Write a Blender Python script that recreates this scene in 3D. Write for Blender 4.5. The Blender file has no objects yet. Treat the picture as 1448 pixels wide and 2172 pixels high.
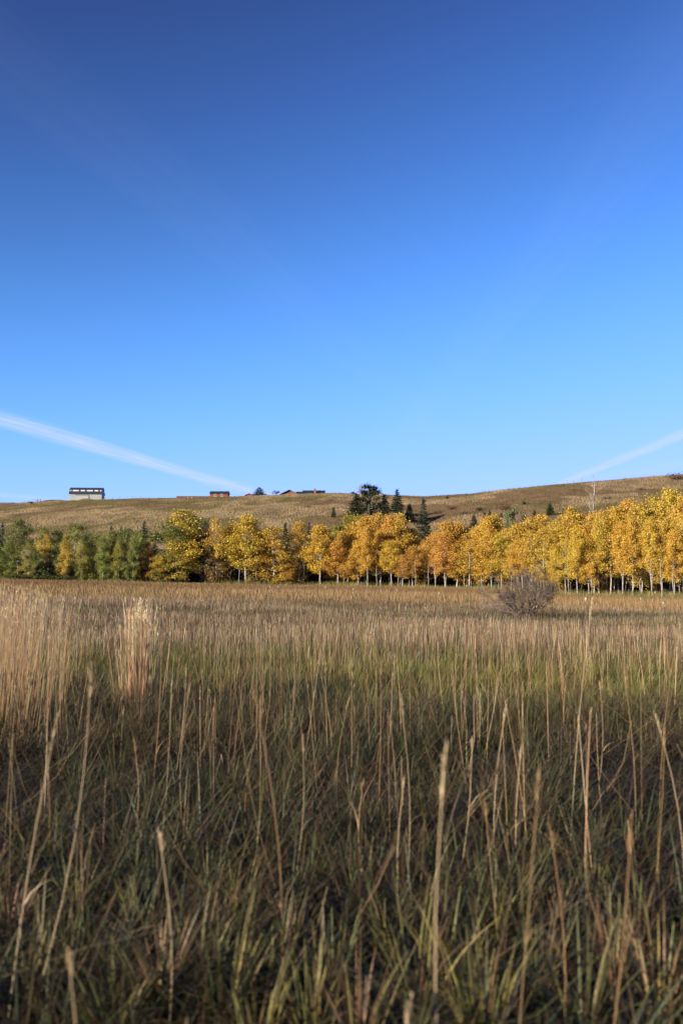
import bpy, math, random
import numpy as np
from mathutils import Vector, Matrix

rnd = random.Random(7)
rng = np.random.default_rng(11)
scene = bpy.context.scene
col = scene.collection
R = math.radians

# ------------------------------------------------------------------ camera
F = 2112.0                      # focal length in photo pixels (1448 x 2172)
EYE = 1.55
PITCH = math.atan(129.0 / F)
cam_data = bpy.data.cameras.new('camera')
cam_data.sensor_fit = 'VERTICAL'
cam_data.sensor_height = 36.0
cam_data.sensor_width = 24.0
cam_data.lens = 36.0 * F / 2172.0
cam_data.clip_end = 20000
cam_data.clip_start = 0.05
cam_data.dof.use_dof = True
cam_data.dof.focus_distance = 42.0
cam_data.dof.aperture_fstop = 2.6
cam = bpy.data.objects.new('camera', cam_data)
cam.location = (0, 0, EYE)
cam.rotation_euler = (math.pi / 2 + PITCH, 0, 0)
col.objects.link(cam)
scene.camera = cam

# ------------------------------------------------------------------ light
SUN_AZ = math.atan2(-0.82, -0.57)
SUN_EL = R(15.5)
sun_data = bpy.data.lights.new('sun', 'SUN')
sun_data.energy = 5.0
sun_data.angle = R(0.5)
sun_data.color = (1.0, 0.88, 0.70)
sun = bpy.data.objects.new('sun', sun_data)
sd = Vector((math.sin(SUN_AZ) * math.cos(SUN_EL), math.cos(SUN_AZ) * math.cos(SUN_EL), math.sin(SUN_EL)))
sun.rotation_euler = sd.to_track_quat('Z', 'Y').to_euler()
sun.location = sd * 50
col.objects.link(sun)

def ray(px, py):
    u = (px - 724.0) / F; v = (1086.0 - py) / F
    c, s = math.cos(PITCH), math.sin(PITCH)
    return Vector((u, c - v * s, s + v * c))

world = bpy.data.worlds.new('World')
scene.world = world
world.use_nodes = True
wt = world.node_tree
WN, WL = wt.nodes, wt.links
bg = WN['Background']
bg.inputs['Strength'].default_value = 0.1
sky = WN.new('ShaderNodeTexSky')
sky.sky_type = 'NISHITA'
sky.sun_disc = False
sky.sun_elevation = SUN_EL
sky.sun_rotation = SUN_AZ
sky.altitude = 1200
sky.air_density = 1.0
sky.dust_density = 0.15
sky.ozone_density = 3.0

def wmath(op, a, b=None, c=None):
    n = WN.new('ShaderNodeMath'); n.operation = op
    for i, v in enumerate((a, b, c)):
        if v is None: continue
        if isinstance(v, (int, float)): n.inputs[i].default_value = v
        else: WL.new(v, n.inputs[i])
    return n.outputs[0]

# deep clear autumn blue: one response curve per channel over the whole sky
EXPO = 1.55
ss_ = WN.new('ShaderNodeSeparateColor'); WL.new(sky.outputs[0], ss_.inputs[0])
tint = WN.new('ShaderNodeCombineColor')
for i_, (k_, a_, p_) in enumerate(((10.0, 1.5, 2.0), (57.0, 1.33, 3.0), (27.0, 0.45, 3.0))):
    v_ = wmath('MULTIPLY', wmath('POWER', wmath('MULTIPLY', ss_.outputs[i_], 0.1), p_), k_)
    v_ = wmath('DIVIDE', v_, wmath('ADD', wmath('MULTIPLY', v_, a_), 1.0))
    WL.new(wmath('MULTIPLY', v_, 10 / 2 ** EXPO), tint.inputs[i_])

# thin cirrus streaks, laid out on a level sheet high above the ground
tc = WN.new('ShaderNodeTexCoord')
sx = WN.new('ShaderNodeSeparateXYZ'); WL.new(tc.outputs['Generated'], sx.inputs[0])
zz = wmath('MAXIMUM', sx.outputs[2], 0.02)
PX = wmath('DIVIDE', sx.outputs[0], zz); PY = wmath('DIVIDE', sx.outputs[1], zz)
def plane(px, py):
    d = ray(px, py); return Vector((d.x / d.z, d.y / d.z))
def streak(a, b, half_px, strength, warp=0.25, fine=2.0, soft=1.15):
    p1, p2 = plane(*a), plane(*b)
    t = (p2 - p1).normalized(); n = Vector((-t.y, t.x))
    w = abs((plane(a[0], a[1] - half_px) - p1).dot(n))
    s_ = wmath('ADD', wmath('MULTIPLY', PX, t.x), wmath('MULTIPLY', PY, t.y))
    s_ = wmath('SUBTRACT', s_, p1.dot(t))
    n_ = wmath('ADD', wmath('MULTIPLY', PX, n.x), wmath('MULTIPLY', PY, n.y))
    n_ = wmath('SUBTRACT', n_, p1.dot(n))
    cv = WN.new('ShaderNodeCombineXYZ')
    WL.new(wmath('MULTIPLY', s_, 0.35), cv.inputs[0]); WL.new(wmath('MULTIPLY', n_, 1.0 / w), cv.inputs[1])
    nz = WN.new('ShaderNodeTexNoise'); nz.inputs['Scale'].default_value = 0.8; nz.inputs['Detail'].default_value = 5
    WL.new(cv.outputs[0], nz.inputs['Vector'])
    nf = WN.new('ShaderNodeTexNoise'); nf.inputs['Scale'].default_value = fine; nf.inputs['Detail'].default_value = 6
    WL.new(cv.outputs[0], nf.inputs['Vector'])
    off = wmath('MULTIPLY', wmath('SUBTRACT', nz.outputs['Fac'], 0.5), 2.2 * warp)
    q = wmath('ABSOLUTE', wmath('ADD', wmath('MULTIPLY', n_, 1.0 / w), off))
    mr = WN.new('ShaderNodeMapRange'); mr.interpolation_type = 'SMOOTHSTEP'
    mr.inputs['From Min'].default_value = soft; mr.inputs['From Max'].default_value = 0.0 if soft < 1.5 else -0.2
    WL.new(q, mr.inputs['Value'])
    tex = wmath('MAXIMUM', wmath('ADD', wmath('MULTIPLY', nf.outputs['Fac'], 2.4), -0.2), 0.0)
    return wmath('MULTIPLY', wmath('MULTIPLY', mr.outputs[0], tex), strength)
cl = streak((0, 890), (530, 1043), 25, 0.50, 0.7, 3.5)
cl = wmath('ADD', cl, streak((1448, 920), (1180, 1029), 15, 0.44, 0.8, 3.5))
cl = wmath('ADD', cl, streak((1448, 983), (1250, 1018), 12, 0.12, 0.6))
cl = wmath('ADD', cl, streak((0, 1050), (140, 1064), 9, 0.22, 0.5))
cl = wmath('ADD', cl, streak((250, 330), (950, 930), 110, 0.014, 2.6, 3.2, 1.7))
cl = wmath('ADD', cl, streak((1250, 420), (900, 860), 130, 0.022, 2.6, 3.2, 1.7))
cl = wmath('MINIMUM', cl, 1.0)
mx = WN.new('ShaderNodeMix'); mx.data_type = 'RGBA'
WL.new(cl, mx.inputs['Factor']); WL.new(tint.outputs[0], mx.inputs['A'])
mx.inputs['B'].default_value = (6.6 / 2 ** EXPO, 7.6 / 2 ** EXPO, 10.2 / 2 ** EXPO, 1)
WL.new(mx.outputs['Result'], bg.inputs['Color'])

vs = scene.view_settings
vs.view_transform = 'Standard'; vs.look = 'None'; vs.gamma = 1; vs.exposure = EXPO
vs.use_curve_mapping = False
scene.render.engine = 'CYCLES'
scene.cycles.max_bounces = 6
scene.cycles.transparent_max_bounces = 4

# ------------------------------------------------------------------ helpers
def mesh_np(name, V, F4=None, F3=None, attrs=None, colors=None):
    me = bpy.data.meshes.new(name)
    V = np.ascontiguousarray(V, dtype=np.float32)
    loops, starts, n = [], [], 0
    for Fa, k in ((F4, 4), (F3, 3)):
        if Fa is None or len(Fa) == 0: continue
        Fa = np.asarray(Fa, dtype=np.int32)
        loops.append(Fa.ravel())
        starts.append(n + np.arange(len(Fa), dtype=np.int32) * k)
        n += Fa.size
    loops = np.concatenate(loops); starts = np.concatenate(starts)
    me.vertices.add(len(V)); me.vertices.foreach_set('co', V.ravel())
    me.loops.add(len(loops)); me.loops.foreach_set('vertex_index', loops)
    me.polygons.add(len(starts)); me.polygons.foreach_set('loop_start', starts)
    for k, a in (attrs or {}).items():
        at = me.attributes.new(k, 'FLOAT', 'POINT'); at.data.foreach_set('value', np.asarray(a, np.float32))
    if colors is not None:
        at = me.attributes.new('Col', 'FLOAT_COLOR', 'POINT')
        c4 = np.ones((len(V), 4), np.float32); c4[:, :3] = colors
        at.data.foreach_set('color', c4.ravel())
    me.update(); me.validate()
    return me

class MB:
    """collects simple solids into one mesh"""
    def __init__(s): s.v = []; s.f = []
    def add(s, vs_, fs):
        o = len(s.v); s.v += [tuple(v) for v in vs_]; s.f += [tuple(i + o for i in f) for f in fs]
    def box(s, x0, x1, y0, y1, z0, z1):
        s.add([(x0,y0,z0),(x1,y0,z0),(x1,y1,z0),(x0,y1,z0),(x0,y0,z1),(x1,y0,z1),(x1,y1,z1),(x0,y1,z1)],
              [(0,3,2,1),(4,5,6,7),(0,1,5,4),(1,2,6,5),(2,3,7,6),(3,0,4,7)])
    def slab(s, pts, t):
        """thick plate: quad pts extruded by vector t"""
        t = Vector(t); a = [Vector(p) for p in pts]; b = [p + t for p in a]; n = len(a)
        s.add(a + b, [tuple(range(n - 1, -1, -1)), tuple(range(n, 2 * n))] + [(i, (i + 1) % n, n + (i + 1) % n, n + i) for i in range(n)])
    def tube(s, pts, rad, sides=6, cap=True):
        pts = [Vector(p) for p in pts]; o = len(s.v); n = len(pts)
        for i, p in enumerate(pts):
            d = (pts[min(i + 1, n - 1)] - pts[max(i - 1, 0)]).normalized()
            a = d.orthogonal().normalized() if abs(d.z) < 0.9 else Vector((1, 0, 0)); b = d.cross(a).normalized(); a = b.cross(d)
            for k in range(sides):
                an = 2 * math.pi * k / sides
                s.v.append(tuple(p + (a * math.cos(an) + b * math.sin(an)) * rad[i]))
        for i in range(n - 1):
            for k in range(sides):
                k2 = (k + 1) % sides
                s.f.append((o + i * sides + k, o + i * sides + k2, o + (i + 1) * sides + k2, o + (i + 1) * sides + k))
        if cap: s.f.append(tuple(o + (n - 1) * sides + k for k in range(sides)))
    def mesh(s, name, mat=None, smooth=False):
        me = bpy.data.meshes.new(name); me.from_pydata(s.v, [], s.f); me.update()
        if mat: me.materials.append(mat)
        if smooth: me.polygons.foreach_set('use_smooth', [True] * len(me.polygons))
        return me

def obj(name, me, parent=None, mat=None):
    o = bpy.data.objects.new(name, me); col.objects.link(o)
    if mat is not None and len(me.materials) == 0: me.materials.append(mat)
    if parent is not None: o.parent = parent
    return o
def tag(o, label, cat, group=None):
    o['label'] = label; o['category'] = cat
    if group: o['group'] = group
    return o
def thing(name, label, cat, loc, rotz=0, group=None):
    o = bpy.data.objects.new(name, None); o.empty_display_size = 0.3; col.objects.link(o)
    o.location = loc; o.rotation_euler = (0, 0, rotz)
    return tag(o, label, cat, group)

# value noise
_tab = np.random.default_rng(5).random((256, 256))
def vnoise(x, y):
    x = np.asarray(x, float); y = np.asarray(y, float)
    xi = np.floor(x).astype(int); yi = np.floor(y).astype(int)
    fx = x - xi; fy = y - yi
    fx = fx * fx * (3 - 2 * fx); fy = fy * fy * (3 - 2 * fy)
    a = _tab[xi & 255, yi & 255]; b = _tab[(xi + 1) & 255, yi & 255]
    c = _tab[xi & 255, (yi + 1) & 255]; d = _tab[(xi + 1) & 255, (yi + 1) & 255]
    return (a * (1 - fx) + b * fx) * (1 - fy) + (c * (1 - fx) + d * fx) * fy
def fbm(x, y, o=4):
    s = 0; a = 0.5; t = 0
    for i in range(o):
        s = s + a * vnoise(x * 2 ** i + 17.3 * i, y * 2 ** i + 9.1 * i); t += a; a *= 0.5
    return s / t
def sstep(a, b, x):
    t = np.clip((np.asarray(x, float) - a) / (b - a), 0, 1); return t * t * (3 - 2 * t)

# ------------------------------------------------------------------ terrain
PXC = [-400, 0, 145, 300, 400, 500, 600, 720, 800, 900, 1000, 1150, 1300, 1448, 1700, 2200]
CRY = [1080, 1069, 1062, 1057, 1056, 1053, 1050, 1046, 1049, 1053, 1047, 1030, 1018, 1006, 985, 975]
CRD = [600, 570, 555, 540, 530, 520, 510, 495, 485, 470, 460, 445, 430, 415, 400, 390]
UC = (np.array(PXC) - 724.0) / F
TLX = (np.array([-400, 0, 340, 700, 1000, 1200, 1448, 1900]) - 724.0) / F
TLD = np.array([152, 150, 150, 150, 140, 124, 112, 100.])
TLB = np.array([1226, 1230, 1238, 1243, 1250, 1262, 1270, 1280.])
TLZ = EYE - (TLB - 1215) / F * TLD
def line_d(px): return float(np.interp((px - 724.0) / F, TLX, TLD))
def ground(x, y):
    x = np.asarray(x, float); y = np.asarray(y, float)
    u = np.clip(x / np.maximum(y, 25.0), -0.8, 0.8)
    tl = np.interp(u, TLX, TLD); tz = np.interp(u, TLX, TLZ)
    zf = tz * np.clip((y - 15) / (tl - 15), 0, 1.25)
    near = np.clip(1 - y / 60, 0, 1)
    zf = zf + near * 0.16 * (fbm(x * 0.45 + 40, y * 0.45 + 40, 3) - 0.5) * np.clip((np.hypot(x, y) - 0.5) / 2, 0, 1)
    zf = zf + 0.25 * (fbm(x * 0.03 + 9, y * 0.03 + 5, 2) - 0.5) * sstep(20, 60, y)
    cd = np.interp(u, UC, CRD); cz = EYE + (1215 - np.interp(u, UC, CRY)) / F * cd
    y0 = tl + 40
    t = (y - y0) / (cd - y0)
    tt = np.clip(t, 0, 1)
    h = tt * (1.12 - 0.12 * tt) * sstep(-0.02, 0.16, tt)
    z = zf * (1 - tt) + cz * h
    # gentle folds and benches on the slope, gone at the crest
    env = np.clip(tt * 5, 0, 1) * np.clip((1 - tt) * 6, 0, 1)
    z = z + env * 2.6 * (fbm(x * 0.018 + 3, y * 0.014 + 1, 3) - 0.5)
    z = z + env * 0.9 * (fbm(x * 0.07 + 13, y * 0.05 + 21, 2) - 0.5)
    # a shallow gully right of the pines
    gx = (u - (905 - 724) / F) * 420
    z = z - env * 2.5 * np.exp(-(gx / 9.0) ** 2) * sstep(0.05, 0.3, tt) * (1 - sstep(0.45, 0.75, tt))
    # plateau beyond the crest, falling away slowly
    over = np.clip(y - cd, 0, None)
    z = np.where(t > 1, cz - np.minimum(over, 40) * 0.004 - np.clip(over - 40, 0, None) * 0.001, z)
    return z
def gz(x, y): return float(ground(np.array([x]), np.array([y]))[0])
def at_depth(px, Y):
    d = ray(px, 1215); return Y * d.x / d.y
def z_at(py, Y, px=724):
    d = ray(px, py); return EYE + d.z / d.y * Y
def hit(px, py, y0=2.0, y1=620.0, n=3000):
    d = ray(px, py); Y = np.geomspace(y0, y1, n)
    X = d.x / d.y * Y; Z = EYE + d.z / d.y * Y
    below = ground(X, Y) >= Z
    i = int(np.argmax(below)) if below.any() else n - 1
    return Vector((X[i], Y[i], gz(X[i], Y[i])))

def new_mat(name):
    m = bpy.data.materials.new(name); m.use_nodes = True
    return m, m.node_tree.nodes, m.node_tree.links, m.node_tree.nodes['Principled BSDF']
def simple_mat(name, c1, c2, scale=4.0, rough=0.8, detail=5, bump=0.2, coords='Object', stretch=(1, 1, 1)):
    m, N, L, P = new_mat(name)
    t = N.new('ShaderNodeTexCoord'); mp = N.new('ShaderNodeMapping'); mp.inputs['Scale'].default_value = stretch
    L.new(t.outputs[coords], mp.inputs[0])
    nz = N.new('ShaderNodeTexNoise'); nz.inputs['Scale'].default_value = scale; nz.inputs['Detail'].default_value = detail
    L.new(mp.outputs[0], nz.inputs['Vector'])
    cr = N.new('ShaderNodeValToRGB')
    cr.color_ramp.elements[0].position = 0.32; cr.color_ramp.elements[1].position = 0.68
    cr.color_ramp.elements[0].color = (*[v * .55 for v in c1], 1); cr.color_ramp.elements[1].color = (*[v * .55 for v in c2], 1)
    L.new(nz.outputs['Fac'], cr.inputs[0]); L.new(cr.outputs[0], P.inputs['Base Color'])
    P.inputs['Roughness'].default_value = rough
    P.inputs['Specular IOR Level'].default_value = 0.3
    if bump:
        b = N.new('ShaderNodeBump'); b.inputs['Strength'].default_value = bump; b.inputs['Distance'].default_value = 0.05
        L.new(nz.outputs['Fac'], b.inputs['Height']); L.new(b.outputs[0], P.inputs['Normal'])
    return m

def ground_mat(name, cols, scales):
    m, N, L, P = new_mat(name)
    t = N.new('ShaderNodeTexCoord')
    def noise(sc, det=6):
        n = N.new('ShaderNodeTexNoise'); n.inputs['Scale'].default_value = sc; n.inputs['Detail'].default_value = det
        n.inputs['Roughness'].default_value = 0.62
        L.new(t.outputs['Object'], n.inputs['Vector']); return n
    def ramp(n, a, b, p0, p1):
        r = N.new('ShaderNodeValToRGB'); r.color_ramp.elements[0].position = p0; r.color_ramp.elements[1].position = p1
        r.color_ramp.elements[0].color = (*[v * .52 for v in a], 1); r.color_ramp.elements[1].color = (*[v * .52 for v in b], 1)
        L.new(n.outputs['Fac'], r.inputs[0]); return r
    r1 = ramp(noise(scales[0]), cols[0], cols[1], 0.38, 0.62)
    r2 = ramp(noise(scales[1]), cols[2], cols[3], 0.35, 0.65)
    n3 = noise(scales[2], 3)
    mixn = N.new('ShaderNodeMix'); mixn.data_type = 'RGBA'
    L.new(n3.outputs['Fac'], mixn.inputs['Factor']); L.new(r1.outputs[0], mixn.inputs['A']); L.new(r2.outputs[0], mixn.inputs['B'])
    L.new(mixn.outputs['Result'], P.inputs['Base Color'])
    P.inputs['Roughness'].default_value = 0.95; P.inputs['Specular IOR Level'].default_value = 0.1
    b = N.new('ShaderNodeBump'); b.inputs['Strength'].default_value = 0.3; b.inputs['Distance'].default_value = 0.2
    L.new(r2.outputs[0], b.inputs['Height']); L.new(b.outputs[0], P.inputs['Normal'])
    return m

def terrain(name, ys, mat):
    ss = np.concatenate([np.linspace(-2.2, -0.5, 22)[:-1], np.linspace(-0.5, 0.5, 241), np.linspace(0.5, 2.2, 22)[1:]])
    Y, S = np.meshgrid(ys, ss, indexing='ij')
    X = S * (np.maximum(Y, 0) + 60 * (Y < 1e9))
    Z = ground(X, Y)
    V = np.stack([X, Y, Z], -1).reshape(-1, 3)
    nr, nc = Y.shape; idx = np.arange(nr * nc).reshape(nr, nc)
    q = np.stack([idx[:-1, :-1], idx[:-1, 1:], idx[1:, 1:], idx[1:, :-1]], -1).reshape(-1, 4)
    me = mesh_np(name, V, F4=q); me.polygons.foreach_set('use_smooth', [True] * len(me.polygons))
    o = obj(name, me, mat=mat); o['kind'] = 'structure'
    return o
SPLIT = 176.0
m_field = ground_mat('field_soil', [(0.022, 0.018, 0.012), (0.045, 0.034, 0.02), (0.028, 0.024, 0.013), (0.06, 0.045, 0.026)], (3.0, 0.9, 0.12))
m_hill = ground_mat('hill_turf', [(0.155, 0.105, 0.056), (0.26, 0.185, 0.105), (0.155, 0.127, 0.05), (0.22, 0.16, 0.082)], (0.35, 0.09, 0.025))
terrain('field', np.concatenate([np.linspace(-90, 0, 20)[:-1], np.linspace(0, 20, 90)[:-1], np.linspace(20, 60, 60)[:-1], np.linspace(60, SPLIT, 50)]), m_field)
terrain('hill', np.concatenate([np.linspace(SPLIT, 640, 200)[:-1], np.geomspace(640, 8000, 30)]), m_hill)

# ------------------------------------------------------------------ plant materials
def grass_material(name, trans=0.35, spec=0.25, rough=0.55):
    m, N, L, P = new_mat(name)
    a = N.new('ShaderNodeAttribute'); a.attribute_name = 'Col'
    L.new(a.outputs['Color'], P.inputs['Base Color'])
    P.inputs['Roughness'].default_value = rough; P.inputs['Specular IOR Level'].default_value = spec
    t = N.new('ShaderNodeBsdfTranslucent'); L.new(a.outputs['Color'], t.inputs[0])
    mx_ = N.new('ShaderNodeMixShader'); mx_.inputs[0].default_value = trans
    L.new(P.outputs[0], mx_.inputs[1]); L.new(t.outputs[0], mx_.inputs[2])
    L.new(mx_.outputs[0], N['Material Output'].inputs['Surface'])
    return m
m_grass = grass_material('grass_blades', 0.25)
m_straw = grass_material('dry_straw', 0.15, 0.35, 0.45)
m_turf = grass_material('far_grass', 0.1, 0.05, 0.9)

def leaf_material(name, trans=0.4):
    """leaf colour = object colour, varied leaf by leaf; alpha says how much of the crown has the second colour"""
    m, N, L, P = new_mat(name)
    oi = N.new('ShaderNodeObjectInfo')
    va = N.new('ShaderNodeAttribute'); va.attribute_name = 'var'
    vb = N.new('ShaderNodeAttribute'); vb.attribute_name = 'patch'
    hsv = N.new('ShaderNodeHueSaturation')
    def mr(src, a, b):
        n = N.new('ShaderNodeMapRange'); n.inputs['To Min'].default_value = a; n.inputs['To Max'].default_value = b
        L.new(src, n.inputs['Value']); return n.outputs[0]
    # second colour: greener, darker version of the leaf colour
    g = N.new('ShaderNodeMix'); g.data_type = 'RGBA'
    lt = N.new('ShaderNodeMath'); lt.operation = 'LESS_THAN'
    L.new(vb.outputs['Fac'], lt.inputs[0])
    L.new(oi.outputs['Alpha'], lt.inputs[1])
    L.new(lt.outputs[0], g.inputs['Factor']); L.new(oi.outputs['Color'], g.inputs['A'])
    g.inputs['B'].default_value = (0.118, 0.132, 0.027, 1)
    L.new(g.outputs['Result'], hsv.inputs['Color'])
    L.new(mr(va.outputs['Fac'], 0.485, 0.515), hsv.inputs['Hue'])
    L.new(mr(va.outputs['Fac'], 0.72, 1.22), hsv.inputs['Value'])
    L.new(hsv.outputs[0], P.inputs['Base Color'])
    P.inputs['Roughness'].default_value = 0.5; P.inputs['Specular IOR Level'].default_value = 0.3
    t = N.new('ShaderNodeBsdfTranslucent'); L.new(hsv.outputs[0], t.inputs[0])
    mx_ = N.new('ShaderNodeMixShader'); mx_.inputs[0].default_value = trans
    L.new(P.outputs[0], mx_.inputs[1]); L.new(t.outputs[0], mx_.inputs[2])
    L.new(mx_.outputs[0], N['Material Output'].inputs['Surface'])
    return m
m_leaf = leaf_material('leaf', 0.35)
m_needle = leaf_material('needle', 0.12)
m_bark = simple_mat('aspen_bark', (0.20, 0.17, 0.13), (0.62, 0.58, 0.50), 3.0, 0.8, stretch=(1, 1, 0.6))
m_barkdark = simple_mat('dark_bark', (0.05, 0.04, 0.03), (0.13, 0.10, 0.08), 3.0, 0.9)
m_twig = simple_mat('bare_twig', (0.11, 0.08, 0.06), (0.23, 0.17, 0.13), 6.0, 0.85)
m_silver = simple_mat('weathered_limb', (0.33, 0.30, 0.27), (0.58, 0.54, 0.50), 4.0, 0.85)

# ------------------------------------------------------------------ tree prototypes
def leaves_mesh(name, C, size, mat, normals_up=0.35, var=None, patch=None, aspect=1.0, axis=None, r=None):
    """leaf-sized quads at points C"""
    r = r or rng; n = len(C)
    nrm = r.normal(size=(n, 3)); nrm[:, 2] = np.abs(nrm[:, 2]) * (1 + normals_up)
    nrm /= np.linalg.norm(nrm, axis=1)[:, None]
    if axis is None:
        a = np.cross(nrm, r.normal(size=(n, 3)))
    else:
        a = axis
        nrm = np.cross(a, np.cross(nrm, a))
    a = a / np.maximum(np.linalg.norm(a, axis=1), 1e-6)[:, None]
    b = np.cross(nrm, a); b /= np.maximum(np.linalg.norm(b, axis=1), 1e-6)[:, None]
    s = (size * (0.65 + 0.7 * r.random(n)))[:, None] if np.isscalar(size) else size[:, None]
    a = a * s * 0.5 * aspect; b = b * s * 0.5
    V = np.stack([C - a, C - b * 0.9 + a * 0.1, C + a, C + b * 0.9 + a * 0.1], 1).reshape(-1, 3)
    F4 = np.arange(4 * n).reshape(n, 4)
    var = r.random(n) if var is None else var
    patch = r.random(n) if patch is None else patch
    me = mesh_np(name, V, F4=F4, attrs={'var': np.repeat(var, 4), 'patch': np.repeat(patch, 4)})
    me.materials.append(mat)
    return me

def make_aspen(seed, crown0, dens=1.0, W=2.0, H=10.0, leaf=0.145, fork=False):
    """returns (trunk mesh, branch mesh, crown mesh) for a tree of height H, crown radius W"""
    r = np.random.default_rng(seed); rr = random.Random(seed)
    n = 9; pts = []; dx = dy = 0.0
    for i in range(n):
        pts.append(Vector((dx, dy, H * 0.97 * i / (n - 1)))); dx += rr.uniform(-.10, .10); dy += rr.uniform(-.10, .10)
    tr = MB(); tr.tube(pts, [0.115 * (1 - 0.85 * i / (n - 1)) * (1.3 if i == 0 else 1) for i in range(n)], 8)
    if fork:
        q = [pts[2], pts[3] + Vector((.35, .1, 0)), pts[5] + Vector((.8, .2, 0)), pts[7] + Vector((.9, .2, 0))]
        tr.tube(q, [.1, .09, .06, .025], 7)
    def axis_at(z):
        k = min(max(z / (H * 0.97) * (n - 1), 0), n - 1.001); i = int(k); return pts[i].lerp(pts[i + 1], k - i)
    br = MB(); centers = []; weights = []
    nb = int(46 * (0.75 + 0.25 * dens))
    lobes = [(rr.uniform(0, 6.28), rr.uniform(0.72, 1.18)) for _ in range(5)]
    for i in range(nb):
        t = (i + rr.random()) / nb
        z = H * (crown0 + (1 - crown0) * 0.96 * t)
        an = i * 2.4 + rr.uniform(-.5, .5)
        prof = min(1.0, (t + .14) / .34) ** .8 * (1 - t) ** .62 * 1.22 + .06
        lob = 1 + 0.22 * sum(math.cos(an * 1.0 - a + 3 * t) * (b - 0.95) for a, b in lobes) * 2
        ln = max(W * prof * lob * rr.uniform(0.55, 1.2), 0.25)
        o = axis_at(z); d = Vector((math.cos(an), math.sin(an), rr.uniform(0.05, 0.55) + 0.5 * t))
        mid = o + d * ln * 0.5 + Vector((0, 0, 0.08 * ln)); end = o + d * ln
        br.tube([o, mid, end], [0.035 * (1 - .6 * t), 0.022, 0.008], 4, False)
        for k in range(1 + int(ln * 1.7)):
            f = 1.0 - 0.62 * (k / (1 + int(ln * 1.7))) * rr.uniform(0.7, 1.2)
            c = o.lerp(end, f) + Vector((rr.gauss(0, .16), rr.gauss(0, .16), rr.gauss(0, .14)))
            centers.append(c); weights.append(rr.uniform(0.6, 1.25))
            if rr.random() < 0.8:
                q = c + Vector((rr.gauss(0, .3), rr.gauss(0, .3), rr.gauss(0, .22)))
                br.tube([o.lerp(end, f * .8), q], [0.012, 0.005], 3, False)
    centers.append(axis_at(H * .97)); weights.append(1)
    centers = np.array([tuple(c) for c in centers]); weights = np.array(weights)
    per = np.maximum((112 * dens * weights).astype(int), 4)
    idx = np.repeat(np.arange(len(centers)), per)
    sp = 0.34 * np.sqrt(weights)[idx]
    off = r.normal(size=(len(idx), 3)) * np.stack([sp, sp, sp * .7], 1)
    C = centers[idx] + off
    cv = r.random(len(centers)); pv = fbm(centers[:, 0] * .5 + seed, centers[:, 2] * .35 + centers[:, 1] * .3 + 9, 2)
    pv = (pv.argsort().argsort() + .5) / len(pv)
    var = np.clip(0.55 * cv[idx] + 0.45 * r.random(len(idx)), 0, 1)
    patch = np.clip(pv[idx] * 0.75 + 0.25 * r.random(len(idx)), 0.001, 1)
    cm = leaves_mesh('aspen_crown', C, leaf, m_leaf, 0.3, var, patch, r=r)
    return tr.mesh('aspen_trunk', m_bark, True), br.mesh('aspen_branches', m_bark), cm

ASPEN = {
    'full':  [make_aspen(s, 0.08, 1.0) for s in (1, 2)],
    'mid':   [make_aspen(s, c0, 1.0) for s, c0 in ((4, .15), (5, .2), (6, .24))],
    'high':  [make_aspen(s, c0, 1.0, fork=(s == 9)) for s, c0 in ((8, .25), (9, .33), (10, .28))],
    'thin':  [make_aspen(s, 0.28, 0.38) for s in (11,)],
    'low':   [make_aspen(s, 0.05, 0.9) for s in (13,)],
}
A_H, A_W = 10.0, 2.0
GOLD = (0.61, 0.385, 0.055); ORANGE = (0.60, 0.345, 0.055); YELLOW = (0.585, 0.39, 0.055)
LIME = (0.34, 0.31, 0.055); GREEN = (0.28, 0.305, 0.068); DKGREEN = (0.11, 0.14, 0.04); RUST = (0.57, 0.325, 0.06)
TALL = {'n': 0}
def place_tree(name, protos, parts, label, cat, group, x, y, h, w, colour, alpha, ph=A_H, pw=A_W, rz=None, sink=0.05):
    pr = protos[TALL['n'] % len(protos)]; TALL['n'] += 1
    t = thing(name, label, cat, (x, y, gz(x, y) - sink), rnd.uniform(0, 6.28) if rz is None else rz, group)
    for nm, me in zip(parts, pr):
        o = obj(nm, me, t); o.scale = (w / pw, w / pw, h / ph); o.color = (*[v * .76 for v in colour], alpha)
    return t
def jit(c, a=0.08):
    return tuple(max(0.004, v * (1 + rnd.uniform(-a, a))) for v in c)
def aspen(px, ytop, wpx, kind, colour, alpha, dy, label, group):
    Y = line_d(px) + dy; x = at_depth(px, Y)
    h = z_at(ytop, Y, px) - gz(x, y=Y); w = wpx * 0.54 * Y / F
    return place_tree('aspen_tree', ASPEN[kind], ('trunk', 'branches', 'crown'), label, 'aspen', group, x, Y, h, w, jit(colour), alpha)

G_LEFT = 'aspens still partly green at the treeline'
G_GOLD = 'golden aspens along the treeline'
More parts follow.
